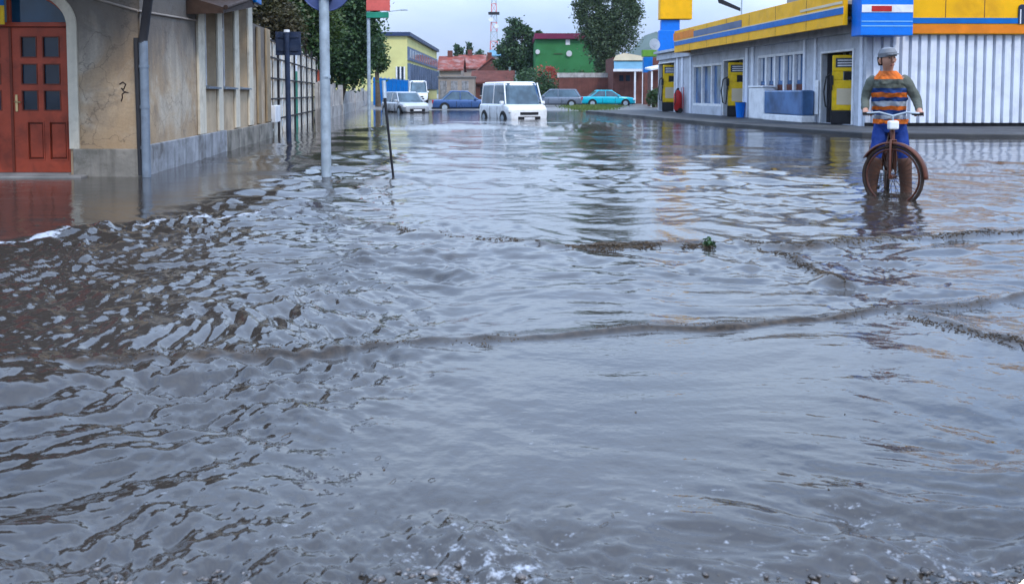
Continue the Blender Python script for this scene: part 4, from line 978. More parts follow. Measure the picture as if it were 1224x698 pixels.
# green hall
Yg = 112; gh = thing('green_hall', (bx(670, Yg), Yg, 0), 'tall green rendered hall with a maroon roof edge', 'building')
zg = bz(47, Yg)
b = MB(); b.box(bx(640, Yg), bx(735, Yg), Yg, Yg+14, -.1, zg); b.build('wall', M['greenwall'], gh)
b = MB(); b.box(bx(639, Yg), bx(738, Yg), Yg-.5, Yg+14.3, zg+.002, bz(40.5, Yg)); b.build('roof', M['magenta'], gh)
b = MB(); p, q = bx(676, Yg), bx(681, Yg); b.box(p, q, Yg-.08, Yg-.002, bz(54, Yg), bz(47.5, Yg)); w_ = b.build('window', M['white'], gh)
for u, v, r in ((642.5, 62.5, .3), (680, 64.5, .38)): b = MB(); b.disc((bx(u, Yg), Yg-.25, bz(v, Yg)), (0, 1, .2), r, .14, 18); b.tube([(bx(u, Yg), Yg-.2, bz(v, Yg)), (bx(u, Yg), Yg, bz(v, Yg)-.2)], .05, 6); b.build('wall_lamp', M['white'], gh)
b = MB(); b.box(bx(662, Yg), bx(672, Yg), Yg-.06, Yg-.002, bz(65.4, Yg), bz(64, Yg)); b.build('wall_mark', M['leaf_dark'], gh)
# brown boundary wall and shop on the right
Yw = 86; bwall = thing('boundary_wall', (bx(700, Yw), Yw, 0), 'long brown plank wall with pale coping behind the turquoise car', 'wall')
b = MB(); b.box(bx(668, Yw), bx(733, Yw), Yw, Yw+.25, -.1, bz(93, Yw)); b.build('planks', M['brownwall'], bwall)
b = MB(); b.box(bx(666, Yw), bx(734, Yw), Yw-.06, Yw+.31, bz(93, Yw)+.002, bz(87.5, Yw)); b.build('coping', M['palewall'], bwall)
Ys = 80; sh = thing('roadside_shop', (bx(755, Ys), Ys, 0), 'low roadside shop with cream sign board and teal awning roof', 'shop')
b = MB(); b.box(bx(735, Ys), bx(792, Ys), Ys+1.5, Ys+8, -.1, bz(68, Ys)); b.build('wall', M['brownwall'], sh)
b = MB(); b.add([(bx(733, Ys), Ys-.6, bz(83, Ys)), (bx(773, Ys), Ys-.6, bz(83, Ys)), (bx(773, Ys), Ys+1.6, bz(72, Ys)), (bx(736, Ys), Ys+1.6, bz(72, Ys)),
       (bx(733, Ys), Ys-.6, bz(84.5, Ys)), (bx(773, Ys), Ys-.6, bz(84.5, Ys)), (bx(773, Ys), Ys+1.6, bz(73.5, Ys)), (bx(736, Ys), Ys+1.6, bz(73.5, Ys))], [(0,1,2,3),(7,6,5,4),(0,4,5,1),(1,5,6,2),(2,6,7,3),(3,7,4,0)]); b.build('awning', M['turq_roof'], sh)
b = MB(); b.prism([(bx(735, Ys), bz(72, Ys)), (bx(773, Ys), bz(72, Ys)), (bx(772, Ys), bz(67, Ys)), (bx(748, Ys), bz(63, Ys)), (bx(738, Ys), bz(66, Ys))], Ys+1.2, Ys+1.45); b.build('sign_board', M['cream'], sh)
b = MB(); b.box(bx(732, Ys), bx(773, Ys), Ys-.66, Ys-.602, bz(86, Ys), bz(83, Ys)); b.build('awning_edge', M['white'], sh)
for u in (758, 767.5): b = MB(); b.box(bx(u, Ys)-.08, bx(u, Ys)+.08, Ys-.6, Ys-.44, -.1, bz(85, Ys)-.01); b.build('post', M['white'], sh)
for u in (745, 753): b = MB(); b.box(bx(u-2.5, Ys), bx(u+2.5, Ys), Ys+1.43, Ys+1.498, bz(97, Ys), bz(90, Ys)); b.build('window', M['glass'], sh)
bp_ = thing('blue_pylon', (bx(775, 76), 76, 0), 'square navy pylon with brown lower half and green box on top', 'pylon')
b = MB(); b.rbox(bx(769.5, 76), bx(780, 76), 76, 76.8, bz(87, 76), bz(68.5, 76), .03); b.build('upper_box', M['blue_deep'], bp_)
b = MB(); b.rbox(bx(770, 76), bx(779.5, 76), 76.02, 76.78, -.1, bz(87, 76), .02); b.build('lower_post', M['brownwall'], bp_)
b = MB(); b.rbox(bx(768, 76), bx(788, 76), 75.98, 76.82, bz(68, 76), bz(60, 76), .04); b.build('top_board', M['green_sign'], bp_)
kk = thing('kiosk', (bx(784, 66), 66, 0), 'small brown kiosk with pale sloping canopy beside the station', 'kiosk')
b = MB(); b.box(bx(779, 66), bx(790, 66), 66, 68, -.1, bz(85, 66)); b.build('wall', M['brownwall'], kk)
b = MB(); b.add([(bx(776, 66), 65.2, bz(83, 66)), (bx(791, 66), 65.2, bz(80, 66)), (bx(791, 66), 68.2, bz(77, 66)), (bx(776, 66), 68.2, bz(80, 66)), (bx(776, 66), 65.2, bz(85, 66)), (bx(791, 66), 65.2, bz(82, 66)), (bx(791, 66), 68.2, bz(79, 66)), (bx(776, 66), 68.2, bz(82, 66))], [(0,1,2,3),(7,6,5,4),(0,4,5,1),(1,5,6,2),(2,6,7,3),(3,7,4,0)]); b.build('canopy', M['white'], kk)
for u in (777.5, 788.5): b = MB(); b.box(bx(u, 66)-.06, bx(u, 66)+.06, 65.3, 65.42, -.1, bz(86, 66)); b.build('post', M['white'], kk)
q = KP.M @ Vector((KP.L-.4, .2, 0)); zz = D(784, 60, q.y).z
sdish = proto('satellite_dish', 'small white satellite dish on the far corner of the station', 'satellite dish')
b = MB(); b.tube([(0, -.10, 0), (0, -.07, 0), (0, .0, 0)], [.34, .26, .05], 20); b.build('bowl', M['white'], sdish)
b = MB(); b.tube([(0, 0, 0), (0, .12, -.1), (0, .12, -.55)], .03, 8); b.tube([(0, -.05, -.2), (0, -.4, -.02)], .015, 6); b.build('mount', M['galv'], sdish)
place(sdish, (D(783.5, 52, q.y).x, q.y, D(783, 53, q.y).z), R(-25)); sdish.rotation_euler = (R(15), 0, R(-35))

# ------------------------------------------------------------------ hills
def hills():
    n = 160; th = np.linspace(R(-62), R(62), n); rr = np.array([900, 1100, 1300, 1500, 1750, 2100, 2600]); k = np.array([0, .25, .6, .9, 1.0, .8, .3])
    hh = 40+14*np.sin(th*9+1)+10*np.sin(th*21+2)+5*np.sin(th*47)+75*np.exp(-((th-R(9.6))/R(2.1))**2)+30*np.exp(-((th-R(28))/R(9))**2)
    T, Rr = np.meshgrid(th, rr); Z = k[:, None]*hh[None]+.3*np.sin(T*300)
    X, Y = Rr*np.sin(T), Rr*np.cos(T); v = np.stack([X, Y, Z], -1).reshape(-1, 3); i = np.arange(n*7).reshape(7, n)
    q = np.stack([i[:-1, :-1], i[:-1, 1:], i[1:, 1:], i[1:, :-1]], -1).reshape(-1, 4)
    me = bpy.data.meshes.new('hills'); me.from_pydata(v.tolist(), [], q.tolist()); me.polygons.foreach_set('use_smooth', np.ones(len(q), bool)); me.materials.append(M['hill'])
    o = bpy.data.objects.new('hills', me); COL.objects.link(o); tag(o, kind='structure')
hills()

# ------------------------------------------------------------------ trees and shrubs
def leafcloud(name, lobes, n, size, m, parent, org, clump=26, spread=.32, droop=0.0, seed=1):
    r = np.random.default_rng(seed); P = []
    vol = np.array([a[3]*a[4]*a[5] for a in lobes]); vol = vol**.75/np.sum(vol**.75)
    for lb, f in zip(lobes, vol):
        nc = max(3, int(n*f/clump)); d = r.normal(0, 1, (nc, 3)); d /= np.linalg.norm(d, axis=1)[:, None]; rad = r.uniform(.35, 1.0, nc)**.6
        c = np.array(lb[:3])+d*rad[:, None]*np.array(lb[3:6]); sp = spread*np.mean(lb[3:6])*r.uniform(.5, 1.2, nc)
        p = np.repeat(c, clump, 0)+r.normal(0, 1, (nc*clump, 3))*np.repeat(sp, clump)[:, None]*np.array([1, 1, .8+droop]); P.append(p)
    P = np.concatenate(P)-np.array(org); k = len(P)
    a = r.normal(0, 1, (k, 3)); a[:, 2] *= .6; a /= np.linalg.norm(a, axis=1)[:, None]; b = np.cross(a, r.normal(0, 1, (k, 3))); b /= np.linalg.norm(b, axis=1)[:, None]
    s = size*r.uniform(.6, 1.4, k)[:, None]; a = a*s; b = b*s*.6
    v = np.stack([P-a, P+b-.2*a, P+a, P-b-.2*a], 1).reshape(-1, 3); q = np.arange(4*k).reshape(k, 4)
    me = bpy.data.meshes.new(name); me.vertices.add(4*k); me.vertices.foreach_set('co', v.ravel()); me.loops.add(4*k); me.loops.foreach_set('vertex_index', q.ravel())
    me.polygons.add(k); me.polygons.foreach_set('loop_start', np.arange(0, 4*k, 4)); me.update(calc_edges=True); me.materials.append(m)
    o = bpy.data.objects.new(name, me); COL.objects.link(o)
    if parent: o.parent = parent
    return o
def tree(name, label, cat, base, lobes, n, size, m, group=None, tr=.22, seed=1, spread=.32):
    t = thing(name, base, label, cat, group); base = Vector(base); r = random.Random(seed)
    b = MB(); tops = [Vector(l[:3]) for l in lobes]; zc = min(l[2]-l[5]*.5 for l in lobes); k = base.lerp(Vector((sum(p.x for p in tops)/len(tops), sum(p.y for p in tops)/len(tops), zc)), .9)
    b.tube([base-Vector((0, 0, .3)), base.lerp(k, .5)+Vector((r.uniform(-.1, .1), 0, 0)), k], [tr*1.2, tr*.95, tr*.8], 10)
    for p, l in zip(tops, lobes):
        mid = k.lerp(p, .5)+Vector((r.uniform(-.3, .3), r.uniform(-.3, .3), .2)); b.tube([k, mid, p+Vector((0, 0, l[5]*.5))], [tr*.6, tr*.38, tr*.1], 7)
        for j in range(4):
            q = p+Vector((r.uniform(-.7, .7)*l[3], r.uniform(-.7, .7)*l[4], r.uniform(-.2, .7)*l[5])); b.tube([mid.lerp(p, r.uniform(0, .8)), q], [tr*.22, tr*.05], 5)
    b.build('trunk', M['bark'], t); leafcloud('crown', lobes, n, size, m, t, base, seed=seed, spread=spread); return t
def lob(u, v, Y, ru, rv, dep=None):
    p = D(u, v, Y); s = Y/F; return (p.x, Y, p.z, ru*s, dep or ru*s*.9, rv*s)
Yp = 100
tree('poplar_tree', 'big tall pale grey green tree in front of the green hall', 'tree', (bx(724, Yp), Yp, gz(11, Yp)),
     [lob(706, 20, Yp, 17, 38), lob(722, 45, Yp, 20, 36), lob(744, 25, Yp, 19, 40), lob(715, -25, Yp, 20, 30), lob(738, -30, Yp, 20, 28), lob(757, 5, Yp, 11, 26), lob(722, 80, Yp, 12, 16), lob(695, 0, Yp, 10, 26)], 36000, .14, M['leaf_poplar'], tr=.38, seed=3, spread=.19)
Yt = 125
tree('dark_tree', 'dark rounded tree left of the green hall', 'tree', (bx(622, Yt), Yt, gz(1, Yt)),
     [lob(614, 36, Yt, 10, 13), lob(625, 42, Yt, 8, 12), lob(636, 50, Yt, 10, 12), lob(606, 60, Yt, 11, 13), lob(622, 62, Yt, 11, 10), lob(624, 74, Yt, 17, 14), lob(640, 75, Yt, 12, 14), lob(601, 78, Yt, 9, 10), lob(646, 42, Yt, 5, 6)], 12500, .22, M['leaf_dark'], tr=.3, seed=4, spread=.27)
def bush(name, label, u, v0, v1, ru, Y, m, n, size, seed, group='shrubs beyond the junction'):
    t = thing(name, (bx(u, Y), Y, gz(bx(u, Y), Y)), label, 'shrub', group); g = gz(bx(u, Y), Y); zt = bz(v0, Y); h = zt-g; w = ru*Y/F
    b = MB()
    for j in range(5): a = random.uniform(-.6, .6); b.tube([(bx(u, Y)+a*.3, Y, g-.2), (bx(u, Y)+a*w, Y+random.uniform(-.3, .3), g+h*.7)], [.06, .02], 6)
    b.build('stems', M['bark'], t)
    leafcloud('foliage', [(bx(u, Y)-w*.4, Y, g+h*.42, w*.55, w*.6, h*.42), (bx(u, Y)+w*.4, Y+.4, g+h*.4, w*.55, w*.6, h*.40), (bx(u, Y), Y, g+h*.6, w*.6, w*.6, h*.38)], n, size, m, t, t.location, seed=seed, spread=.3); return t
bush('shrub', 'wide dark green shrub behind the white van roof', 637, 83, 100, 30, 92, M['leaf_dark'], 4500, .13, 5)
bush('shrub', 'shrub with red leaves beside the green hall', 655, 77, 90, 17, 104, M['leaf_red'], 3000, .13, 6)
bush('shrub', 'low dark shrub between the red shrub and the tall tree', 690, 84, 95, 22, 101, M['leaf_dark'], 2500, .14, 7)
bush('shrub', 'small green shrub at the foot of the kiosk', 783, 101, 112, 9, 62, M['leaf'], 1500, .08, 8)
for i, (u, v, lab) in enumerate(((546, 53, 'dark conifer just right of the yellow building roof'), (551, 57, 'thin middle conifer above the red roofs'), (561, 51, 'largest conifer above the red roofs'), (574, 61, 'broad low tree behind the pink grey roof'))):
    Yc = 185; x = bx(u, Yc); zt = bz(v, Yc); w = (.55, .5, .95, 1.9)[i]
    tree('conifer_tree' if i < 3 else 'broad_tree', lab, 'tree', (x, Yc, gz(x, Yc)), [(x, Yc, 4.5, w*1.3, w*1.3, 2.6), (x, Yc, 7, w, w, 2.4), (x, Yc, zt-1.6, w*.6, w*.6, 1.6)], 5000, .30, M['leaf_dark'], 'trees on the skyline', .18, 20+i)
# trees over the yard fence
def yt(lab, bu, Y, lobes, n, size, m, seed): tree('yard_tree', lab, 'tree', (D(bu, 100, Y).x, Y, gz(-9, Y)), lobes, n, size, m, 'trees behind the yard fence', .2, seed, .33)
yt('dark full tree behind the main sign pole', 404, 46, [lob(404, 40, 46, 34, 40), lob(378, 30, 46, 26, 38), lob(428, 50, 46, 22, 36), lob(410, -5, 46, 40, 34), lob(402, 85, 46, 22, 20), lob(426, 86, 46, 16, 18), lob(441, 20, 46, 13, 26), lob(385, 80, 46, 18, 20), lob(436, -25, 46, 14, 20)], 30000, .10, M['leaf_dark'], 31)
yt('lighter green tree leaning over the board fence', 368, 36, [lob(372, 14, 36, 28, 30), lob(350, 0, 36, 24, 24), lob(386, 45, 36, 22, 30), lob(362, -25, 36, 36, 24)], 12000, .085, M['leaf'], 32)
yt('dry brownish tree beside the gable of the corner house', 322, 31, [lob(318, 12, 31, 24, 24), lob(338, 28, 31, 22, 18), lob(310, -10, 31, 22, 22), lob(345, 45, 31, 14, 16)], 12000, .075, M['leaf_dry'], 33)
yt('slim bright green tree by the street lamp', 452, 66, [lob(449, 62, 66, 10, 22), lob(455, 75, 66, 7, 14), lob(446, 40, 66, 8, 14)], 4500, .12, M['leaf'], 34)

# ------------------------------------------------------------------ grass verges
def grass_patch(polys, n, seed):
    r = random.Random(seed); vs = []; fs = []
    for u0, u1, v0, v1, dn in polys:
        for i in range(int(n*dn)):
            a_, q_ = r.uniform(0, 6.28), math.sqrt(r.random())*r.uniform(.6, 1.0)*(1+.25*math.sin(5*i)); p = G((u0+u1)/2+(u1-u0)/2*q_*math.cos(a_), (v0+v1)/2+(v1-v0)/2*q_*math.sin(a_), .12); z = gz(p.x, p.y)
            if z < -.03: continue
            h = r.uniform(.06, .20); a = r.uniform(0, 6.28); w = .03; dx, dy = w*math.cos(a), w*math.sin(a); lx, ly = r.uniform(-.08, .08), r.uniform(-.08, .08)
            k = len(vs); vs += [(p.x-dx, p.y-dy, z-.02), (p.x+dx, p.y+dy, z-.02), (p.x+lx, p.y+ly, z+h)]; fs.append((k, k+1, k+2))
    me = bpy.data.meshes.new('grass'); me.from_pydata(vs, [], fs); me.materials.append(M['grass'])
    o = bpy.data.objects.new('grass', me); COL.objects.link(o); tag(o, kind='stuff')
grass_patch([(690, 800, 117.5, 123.5, 1.0), (670, 745, 125, 131, .45), (630, 700, 121, 124, .3)], 15000, 3)

# ------------------------------------------------------------------ cyclist
def skin(name, pts, edges, m, parent, org, sub=2):
    me = bpy.data.meshes.new(name); me.from_pydata([tuple(Vector(p[:3])-Vector(org)) for p in pts], edges, []); me.materials.append(m)
    o = bpy.data.objects.new(name, me); COL.objects.link(o); o.parent = parent
    md = o.modifiers.new('skin', 'SKIN'); md.use_smooth_shade = True
    lay = me.skin_vertices[0].data if me.skin_vertices else None
    if lay is None:
        bm = bmesh.new(); bm.from_mesh(me); bm.verts.layers.skin.verify(); bm.to_mesh(me); bm.free(); lay = me.skin_vertices[0].data
    for i, p in enumerate(pts):
        r = p[3]; lay[i].radius = r if isinstance(r, tuple) else (r, r)
        lay[i].use_root = (i == 0)
    sb = o.modifiers.new('sub', 'SUBSURF'); sb.levels = sub; sb.render_levels = sub
    return o
Yc = 9.75; pc = D(1064, 150, Yc); X0 = pc.x
hd = Vector((-.36, -.93, 0)).normalized()           # riding direction: toward the camera, slightly right
sdv = Vector((-hd.y, hd.x, 0))                       # rider's left
def P(f, l, z): return tuple(Vector((X0, Yc, 0))+hd*f+sdv*l+Vector((0, 0, z)))
ORGP = Vector((X0, Yc, -.15))
per = thing('person', tuple(ORGP), 'person in orange striped vest and blue trousers standing over a bicycle in the water', 'person')
zt_ = D(1064, 61, Yc).z
hz = zt_-.12
def P(f, l, z):
    if z > hz-.075: c_, s_ = math.cos(R(28)), math.sin(R(28)); f, l = .09+(f-.09)*c_-l*s_, (f-.09)*s_+l*c_; z += .10*(l-0)
    k = max(0, z-.85); f2 = f+.32*k; l2 = l-.09*k
    return tuple(Vector((X0, Yc, 0))+hd*f2+sdv*l2+Vector((0, 0, z)))
A = lambda f, l, z, r: (*P(f, l, z), r)
# body: pelvis 0, spine, neck, head, arms, legs

body = [A(0, 0, .82, (.10, .08)), A(.02, 0, .98, (.11, .09)), A(.05, 0, 1.15, (.155, .11)), A(.07, 0, 1.29, (.15, .10)), A(.08, 0, 1.38, (.06, .06)), A(.09, 0, hz-.10, (.055, .055)), A(.11, 0, hz-.02, (.075, .09)), A(.105, 0, hz+.05, (.075, .09)), A(.10, 0, hz+.10, (.05, .06))]
ed = [(0, 1), (1, 2), (2, 3), (3, 4), (4, 5), (5, 6), (6, 7), (7, 8)]
def limb(start, pts):
    prev = start
    for p in pts: body.append(p); ed.append((prev, len(body)-1)); prev = len(body)-1
    return prev
hands = {}
for s in (1, -1):
    e = limb(3, [A(.07, .17*s, 1.285, .045), A(.08, .27*s+.01, 1.09, .043), A(.27, .28*s+.01, .95, .033), A(.36, .28*s+.005, .925, .030)])
    hands[s] = e
    limb(0, [A(0, .09*s, .76, .065), A(.065, .15*s, .42, .048), A(.0, .19*s, .02, .042), A(.0, .19*s, -.12, .040), A(.14, .20*s, -.15, .035)])
bo = skin('body', body, ed, M['skin'], per, ORGP)
# fingers curled round the grips
for s in (1, -1):
    for j in range(4):
        l = (.235+.022*j)*s
        skin('finger', [A(.36, l+.01, .935, .011), A(.405, l+.01, .947, .010), A(.425, l+.01, .922, .009), A(.405, l+.01, .897, .008)], [(0, 1), (1, 2), (2, 3)], M['skin'], per, ORGP, 1)
    skin('thumb', [A(.35, .23*s+.01, .925, .012), A(.38, .22*s+.01, .905, .011), A(.405, .225*s+.01, .90, .009)], [(0, 1), (1, 2)], M['skin'], per, ORGP, 1)
# face
fc = Vector(P(.115, 0, hz))
b = MB(); b.tube([P(.185, 0, hz+.025), P(.205, 0, hz-.005), P(.215, 0, hz-.022), P(.188, 0, hz-.035)], [.010, .013, .017, .010], 8); b.build('nose', M['skin'], per)
for s in (1, -1):
    b = MB(); b.disc(P(.184, .033*s, hz+.02), hd, .008, .012, 12); b.build('eye', M['hair'], per)
    b = MB(); b.tube([P(.09, .083*s, hz+.03), P(.085, .094*s, hz), P(.09, .084*s, hz-.035)], [.012, .018, .010], 8); b.build('ear', M['skin'], per)
b = MB(); b.tube([P(.178, -.028, hz-.062), P(.188, 0, hz-.060), P(.178, .028, hz-.062)], [.004, .008, .004], 8); b.build('mouth', M['lips'], per)
def ringloft(rows, m, name, closed_top=True, n=28, mats=None):
    vs = []; fs = []; mi = []
    for f, z, rw, rd in rows:
        for k in range(n): q = 2*math.pi*k/n; c, s_ = math.cos(q), math.sin(q); vs.append(P(f+rd*s_, rw*math.copysign(abs(c)**.8, c), z))
    b = MB()
    for i in range(len(rows)-1):
        fs = [(i*n+k, i*n+(k+1) % n, (i+1)*n+(k+1) % n, (i+1)*n+k) for k in range(n)]
        o = 0; b.add(vs, fs, mats[i] if mats else 0, True)
    if closed_top: b.add(vs[-n:], [tuple(range(n))], mats[-1] if mats else 0, True)
    return b.build(name, m, per)
# cap and hair
ringloft([(.095, hz+.035, .092, .108), (.095, hz+.08, .094, .108), (.095, hz+.125, .072, .085), (.095, hz+.14, .03, .035)], M['cap'], 'cap')
b = MB(); vs = []; 
b.add([P(.19, -.07, hz+.052), P(.25, -.045, hz+.045), P(.262, 0, hz+.045), P(.25, .045, hz+.045), P(.19, .07, hz+.052), P(.19, -.07, hz+.062), P(.25, -.045, hz+.055), P(.262, 0, hz+.056), P(.25, .045, hz+.055), P(.19, .07, hz+.062)], [(4,3,2,1,0),(5,6,7,8,9),(0,1,6,5),(1,2,7,6),(2,3,8,7),(3,4,9,8)]); b.build('cap_peak', M['cap'], per)
ringloft([(.055, hz-.05, .078, .075), (.055, hz+.0, .086, .085), (.062, hz+.045, .09, .09)], M['hair'], 'hair', False)
# jacket sleeves and trousers
for s in (1, -1):
    skin('sleeve', [A(.065, .11*s, 1.315, .082), A(.07, .18*s, 1.29, .078), A(.08, .27*s+.01, 1.09, .054), A(.27, .28*s+.01, .95, .042)], [(0, 1), (1, 2), (2, 3)], M['hivis'] if False else M['jacket'], per, ORGP)
    skin('trouser_leg', [A(0, .075*s, .84, .10), A(0, .095*s, .74, .10), A(.065, .15*s, .44, .075), A(.06, .158*s, .36, .072)], [(0, 1), (1, 2), (2, 3)], M['trouser'], per, ORGP)
    skin('wader_boot', [A(.065, .152*s, .45, .085), A(.05, .16*s, .36, .083), A(.0, .185*s, .05, .068), A(.0, .19*s, -.1, .075), A(.06, .195*s, -.16, .06), A(.17, .205*s, -.17, .05)], [(0, 1), (1, 2), (2, 3), (3, 4), (4, 5)], M['wader'], per, ORGP)
ringloft([(0, .70, .135, .11), (0, .78, .168, .135), (.01, .90, .165, .13)], M['trouser'], 'trouser_seat', False)
ftex = bpy.data.textures.new('cloth_folds', 'CLOUDS'); ftex.noise_scale = .075; ftex.noise_depth = 2
def folds(o, st=.03):
    sb = o.modifiers.new('fine', 'SUBSURF'); sb.levels = sb.render_levels = 2
    d = o.modifiers.new('folds', 'DISPLACE'); d.texture = ftex; d.strength = st; d.mid_level = .5
for o in list(per.children):
    if o.name.split('.')[0] in ('sleeve', 'trouser_leg', 'trouser_seat'): folds(o, .02)
zr = [.80, .855, .905, .96, 1.005, 1.06, 1.105, 1.16, 1.21, 1.26, 1.31, 1.36, 1.40]
rw = [.185, .183, .178, .176, .178, .184, .19, .196, .20, .195, .172, .125, .075]
rd = [.145, .143, .138, .136, .138, .142, .146, .148, .145, .138, .125, .10, .07]
rows = [(.0+.08*(z-.8)/.6, z, a, c) for z, a, c in zip(zr, rw, rd)]
# orange, silver/blue stripes from the hem up, then grey green yoke and orange shoulders
vest = ringloft(rows, [M['hivis'], M['vestblue'], M['reflect'], M['jacket']], 'striped_vest', True, mats=[0, 2, 1, 0, 2, 1, 0, 1, 3, 3, 0, 0]); folds(vest, .06)
def P(f, l, z): return tuple(Vector((X0, Yc, 0))+hd*f+sdv*l+Vector((0, 0, z)))
# ------------------------------------------------------------------ bicycle
WB = .52; zh = .235; rW = .335
bk = thing('bicycle', P(.1, 0, -.1), 'muddy brown bicycle with its front wheel turned sideways in flood water', 'bicycle')
fr_ax = Vector(P(.62, 0, zh)); rr_ax = Vector(P(-.45, 0, zh))
steer = R(58); fdir = (hd*math.cos(steer)+sdv*math.sin(steer)); fax = Vector((-fdir.y, fdir.x, 0))
def wheel(c, ax, seed):
    c = Vector(c); ax = Vector(ax).normalized(); a = Vector((0, 0, 1)); b_ = ax.cross(a)
    b = MB(); b.torus(c, rW, .019, ax, 48, 10); tyre = b.build('wheel', M['tyre'], bk)
    b = MB(); b.torus(c, rW-.035, .012, ax, 44, 8); b.build('rim', M['bike'], tyre)
    b = MB()
    for i in range(28):
        q = 2*math.pi*i/28; d = a*math.cos(q)+b_*math.sin(q); sg = 1 if i % 2 else -1; b.tube([c+ax*.03*sg+d*.02, c+d*(rW-.04)], .0028, 5)
    b.build('spokes', M['tyre'], tyre)
    b = MB(); b.tube([c-ax*.05, c+ax*.05], .025, 12); b.build('hub', M['bike'], tyre)
    b = MB(); vs = []; fs = []; n = 24
    for i in range(n+1):
        q = R(-60)+R(150)*i/n; d = a*math.cos(q)+b_*math.sin(q)*seed
        for off, rad in ((-.04, rW+.032), (-.025, rW+.052), (.025, rW+.052), (.04, rW+.032)): vs.append(c+ax*off+d*rad)
    for i in range(n):
        for j in range(3): fs.append((4*i+j, 4*i+j+1, 4*i+5+j, 4*i+4+j))
    b.add(vs, fs, 0, True); o = b.build('mudguard', M['bike'], bk); md = o.modifiers.new('sol', 'SOLIDIFY'); md.thickness = .004
    return tyre
wheel(fr_ax, fax, 1); wheel(rr_ax, sdv, -1)
hd_t, hd_b = Vector(P(.44, 0, .83)), Vector(P(.50, 0, .62)); bb = Vector(P(.02, 0, .21)); stt = Vector(P(-.14, 0, .62))
b = MB()
for p, q, r in ((hd_t, hd_b, .024), (hd_b, bb, .021), (hd_t.lerp(hd_b, .3), stt, .019), (bb, stt, .019), (stt, rr_ax+sdv*.06, .010), (stt, rr_ax-sdv*.06, .010), (bb, rr_ax+sdv*.06, .011), (bb, rr_ax-sdv*.06, .011)): b.tube([p, q], r, 10)
b.build('frame', M['bike'], bk)
b = MB(); cr = fr_ax+Vector((0, 0, rW+.07)); b.tube([hd_b, cr], .02, 10)
for sg in (-1, 1): b.tube([cr, cr+fax*.05*sg, fr_ax+fax*.06*sg], [.014, .014, .010], 8)
b.build('fork', M['bike'], bk)
b = MB(); gl, gr = Vector(P(.44, .30, .925)), Vector(P(.44, -.30, .925)); b.tube([gl, P(.46, .14, .94), P(.45, 0, .90), P(.46, -.14, .94), gr], .012, 10); b.tube([hd_t, P(.45, 0, .90)], .013, 8); hb = b.build('handlebar', M['galv'], bk)
for sg in (1, -1): b = MB(); b.tube([P(.44, .19*sg, .925), P(.44, .31*sg, .925)], .017, 10); b.build('grip', M['rubber'], hb)
b = MB(); b.rbox(-.055, .055, -.04, .04, -.05, .05, .02); 
for i, p in enumerate(b.v): b.v[i] = Vector(P(.53, 0, .80))+p
b.build('headlamp', M['lamp_lens'], bk)
b = MB(); sdl = [(-.34, .11), (-.28, .10), (-.18, .05), (-.06, .03)]
vs = []; fs = []
for f, w_ in sdl: vs += [P(f-.02, -w_, .74), P(f-.02, w_, .74), P(f-.02, w_*.7, .69), P(f-.02, -w_*.7, .69)]
for i in range(3):
    for j in range(4): fs.append((4*i+j, 4*i+(j+1) % 4, 4*i+4+(j+1) % 4, 4*i+4+j))
fs += [(0, 1, 2, 3), (12, 13, 14, 15)]; b.add(vs, fs); b.tube([stt, P(-.19, 0, .70)], .014, 8); b.build('saddle', M['leather'], bk, .015)
b = MB(); b.disc(bb+sdv*-.06, sdv, .09, .006, 28); b.build('chainring', M['galv'], bk)
b = MB(); b.tube([bb-sdv*.09, bb-sdv*.09+Vector((0, 0, -.16))], .011, 8); b.build('crank', M['galv'], bk)
b = MB(); b.tube([bb+sdv*.09, bb+sdv*.09+Vector((0, 0, .16))], .011, 8); b.build('crank', M['galv'], bk)
for sg in (1, -1):
    b = MB(); c = bb+sdv*.15*sg+Vector((0, 0, .16*sg)); b.tube([c-sdv*.05, c+sdv*.05], .022, 8); b.build('pedal', M['rubber'], bk)
for sg in (1, -1):
    b = MB(); c = P(-.45, .13*sg, .38); b.rbox(-.17, .17, -.07, .07, -.16, .16, .03)
    b.v = [Vector(c)+hd*p.x+sdv*p.y+Vector((0, 0, p.z)) for p in b.v]; b.build('pannier', M['leather'], bk)

# ------------------------------------------------------------------ floating debris and gravel
def water_z(pts):
    X = np.array([p[0] for p in pts]); Y = np.array([p[1] for p in pts]); return water_height(X, Y, np.maximum(.012, 1.2*Y*Y/1150))[0]
def scatter(name, spots, m, kind='leaf', seed=1):
    r = random.Random(seed); z = water_z(spots); b = MB()
    for (x, y, s), zz in zip(spots, z):
        a = r.uniform(0, 6.28); c, d = math.cos(a), math.sin(a)
        if r.random() < .35:
            L_ = s*r.uniform(1.5, 4); b.tube([(x-c*L_, y-d*L_, zz+.002), (x+r.uniform(-.2, .2)*L_, y+r.uniform(-.2, .2)*L_, zz+.006), (x+c*L_, y+d*L_, zz+.002)], s*.16, 5)
        else:
            t = s*.25*r.random(); b.add([(x-c*s, y-d*s, zz-.001), (x-d*s*.5, y+c*s*.5, zz+.003+t), (x+c*s, y+d*s, zz+.001), (x+d*s*.5, y-c*s*.5, zz+.004), (x-c*s, y-d*s, zz-.006), (x+d*s*.5, y-c*s*.5, zz-.005), (x+c*s, y+d*s, zz-.006), (x-d*s*.5, y+c*s*.5, zz-.004+t)],
              [(0, 1, 2, 3), (4, 5, 6, 7), (0, 3, 5, 4), (3, 2, 6, 5), (2, 1, 7, 6), (1, 0, 4, 7)])
    o = b.build(name, m, None); return tag(o, kind='stuff')
M['litter'] = leafmat('wet_litter', (.03, .02, .012), (.13, .085, .045), (.20, .16, .11))
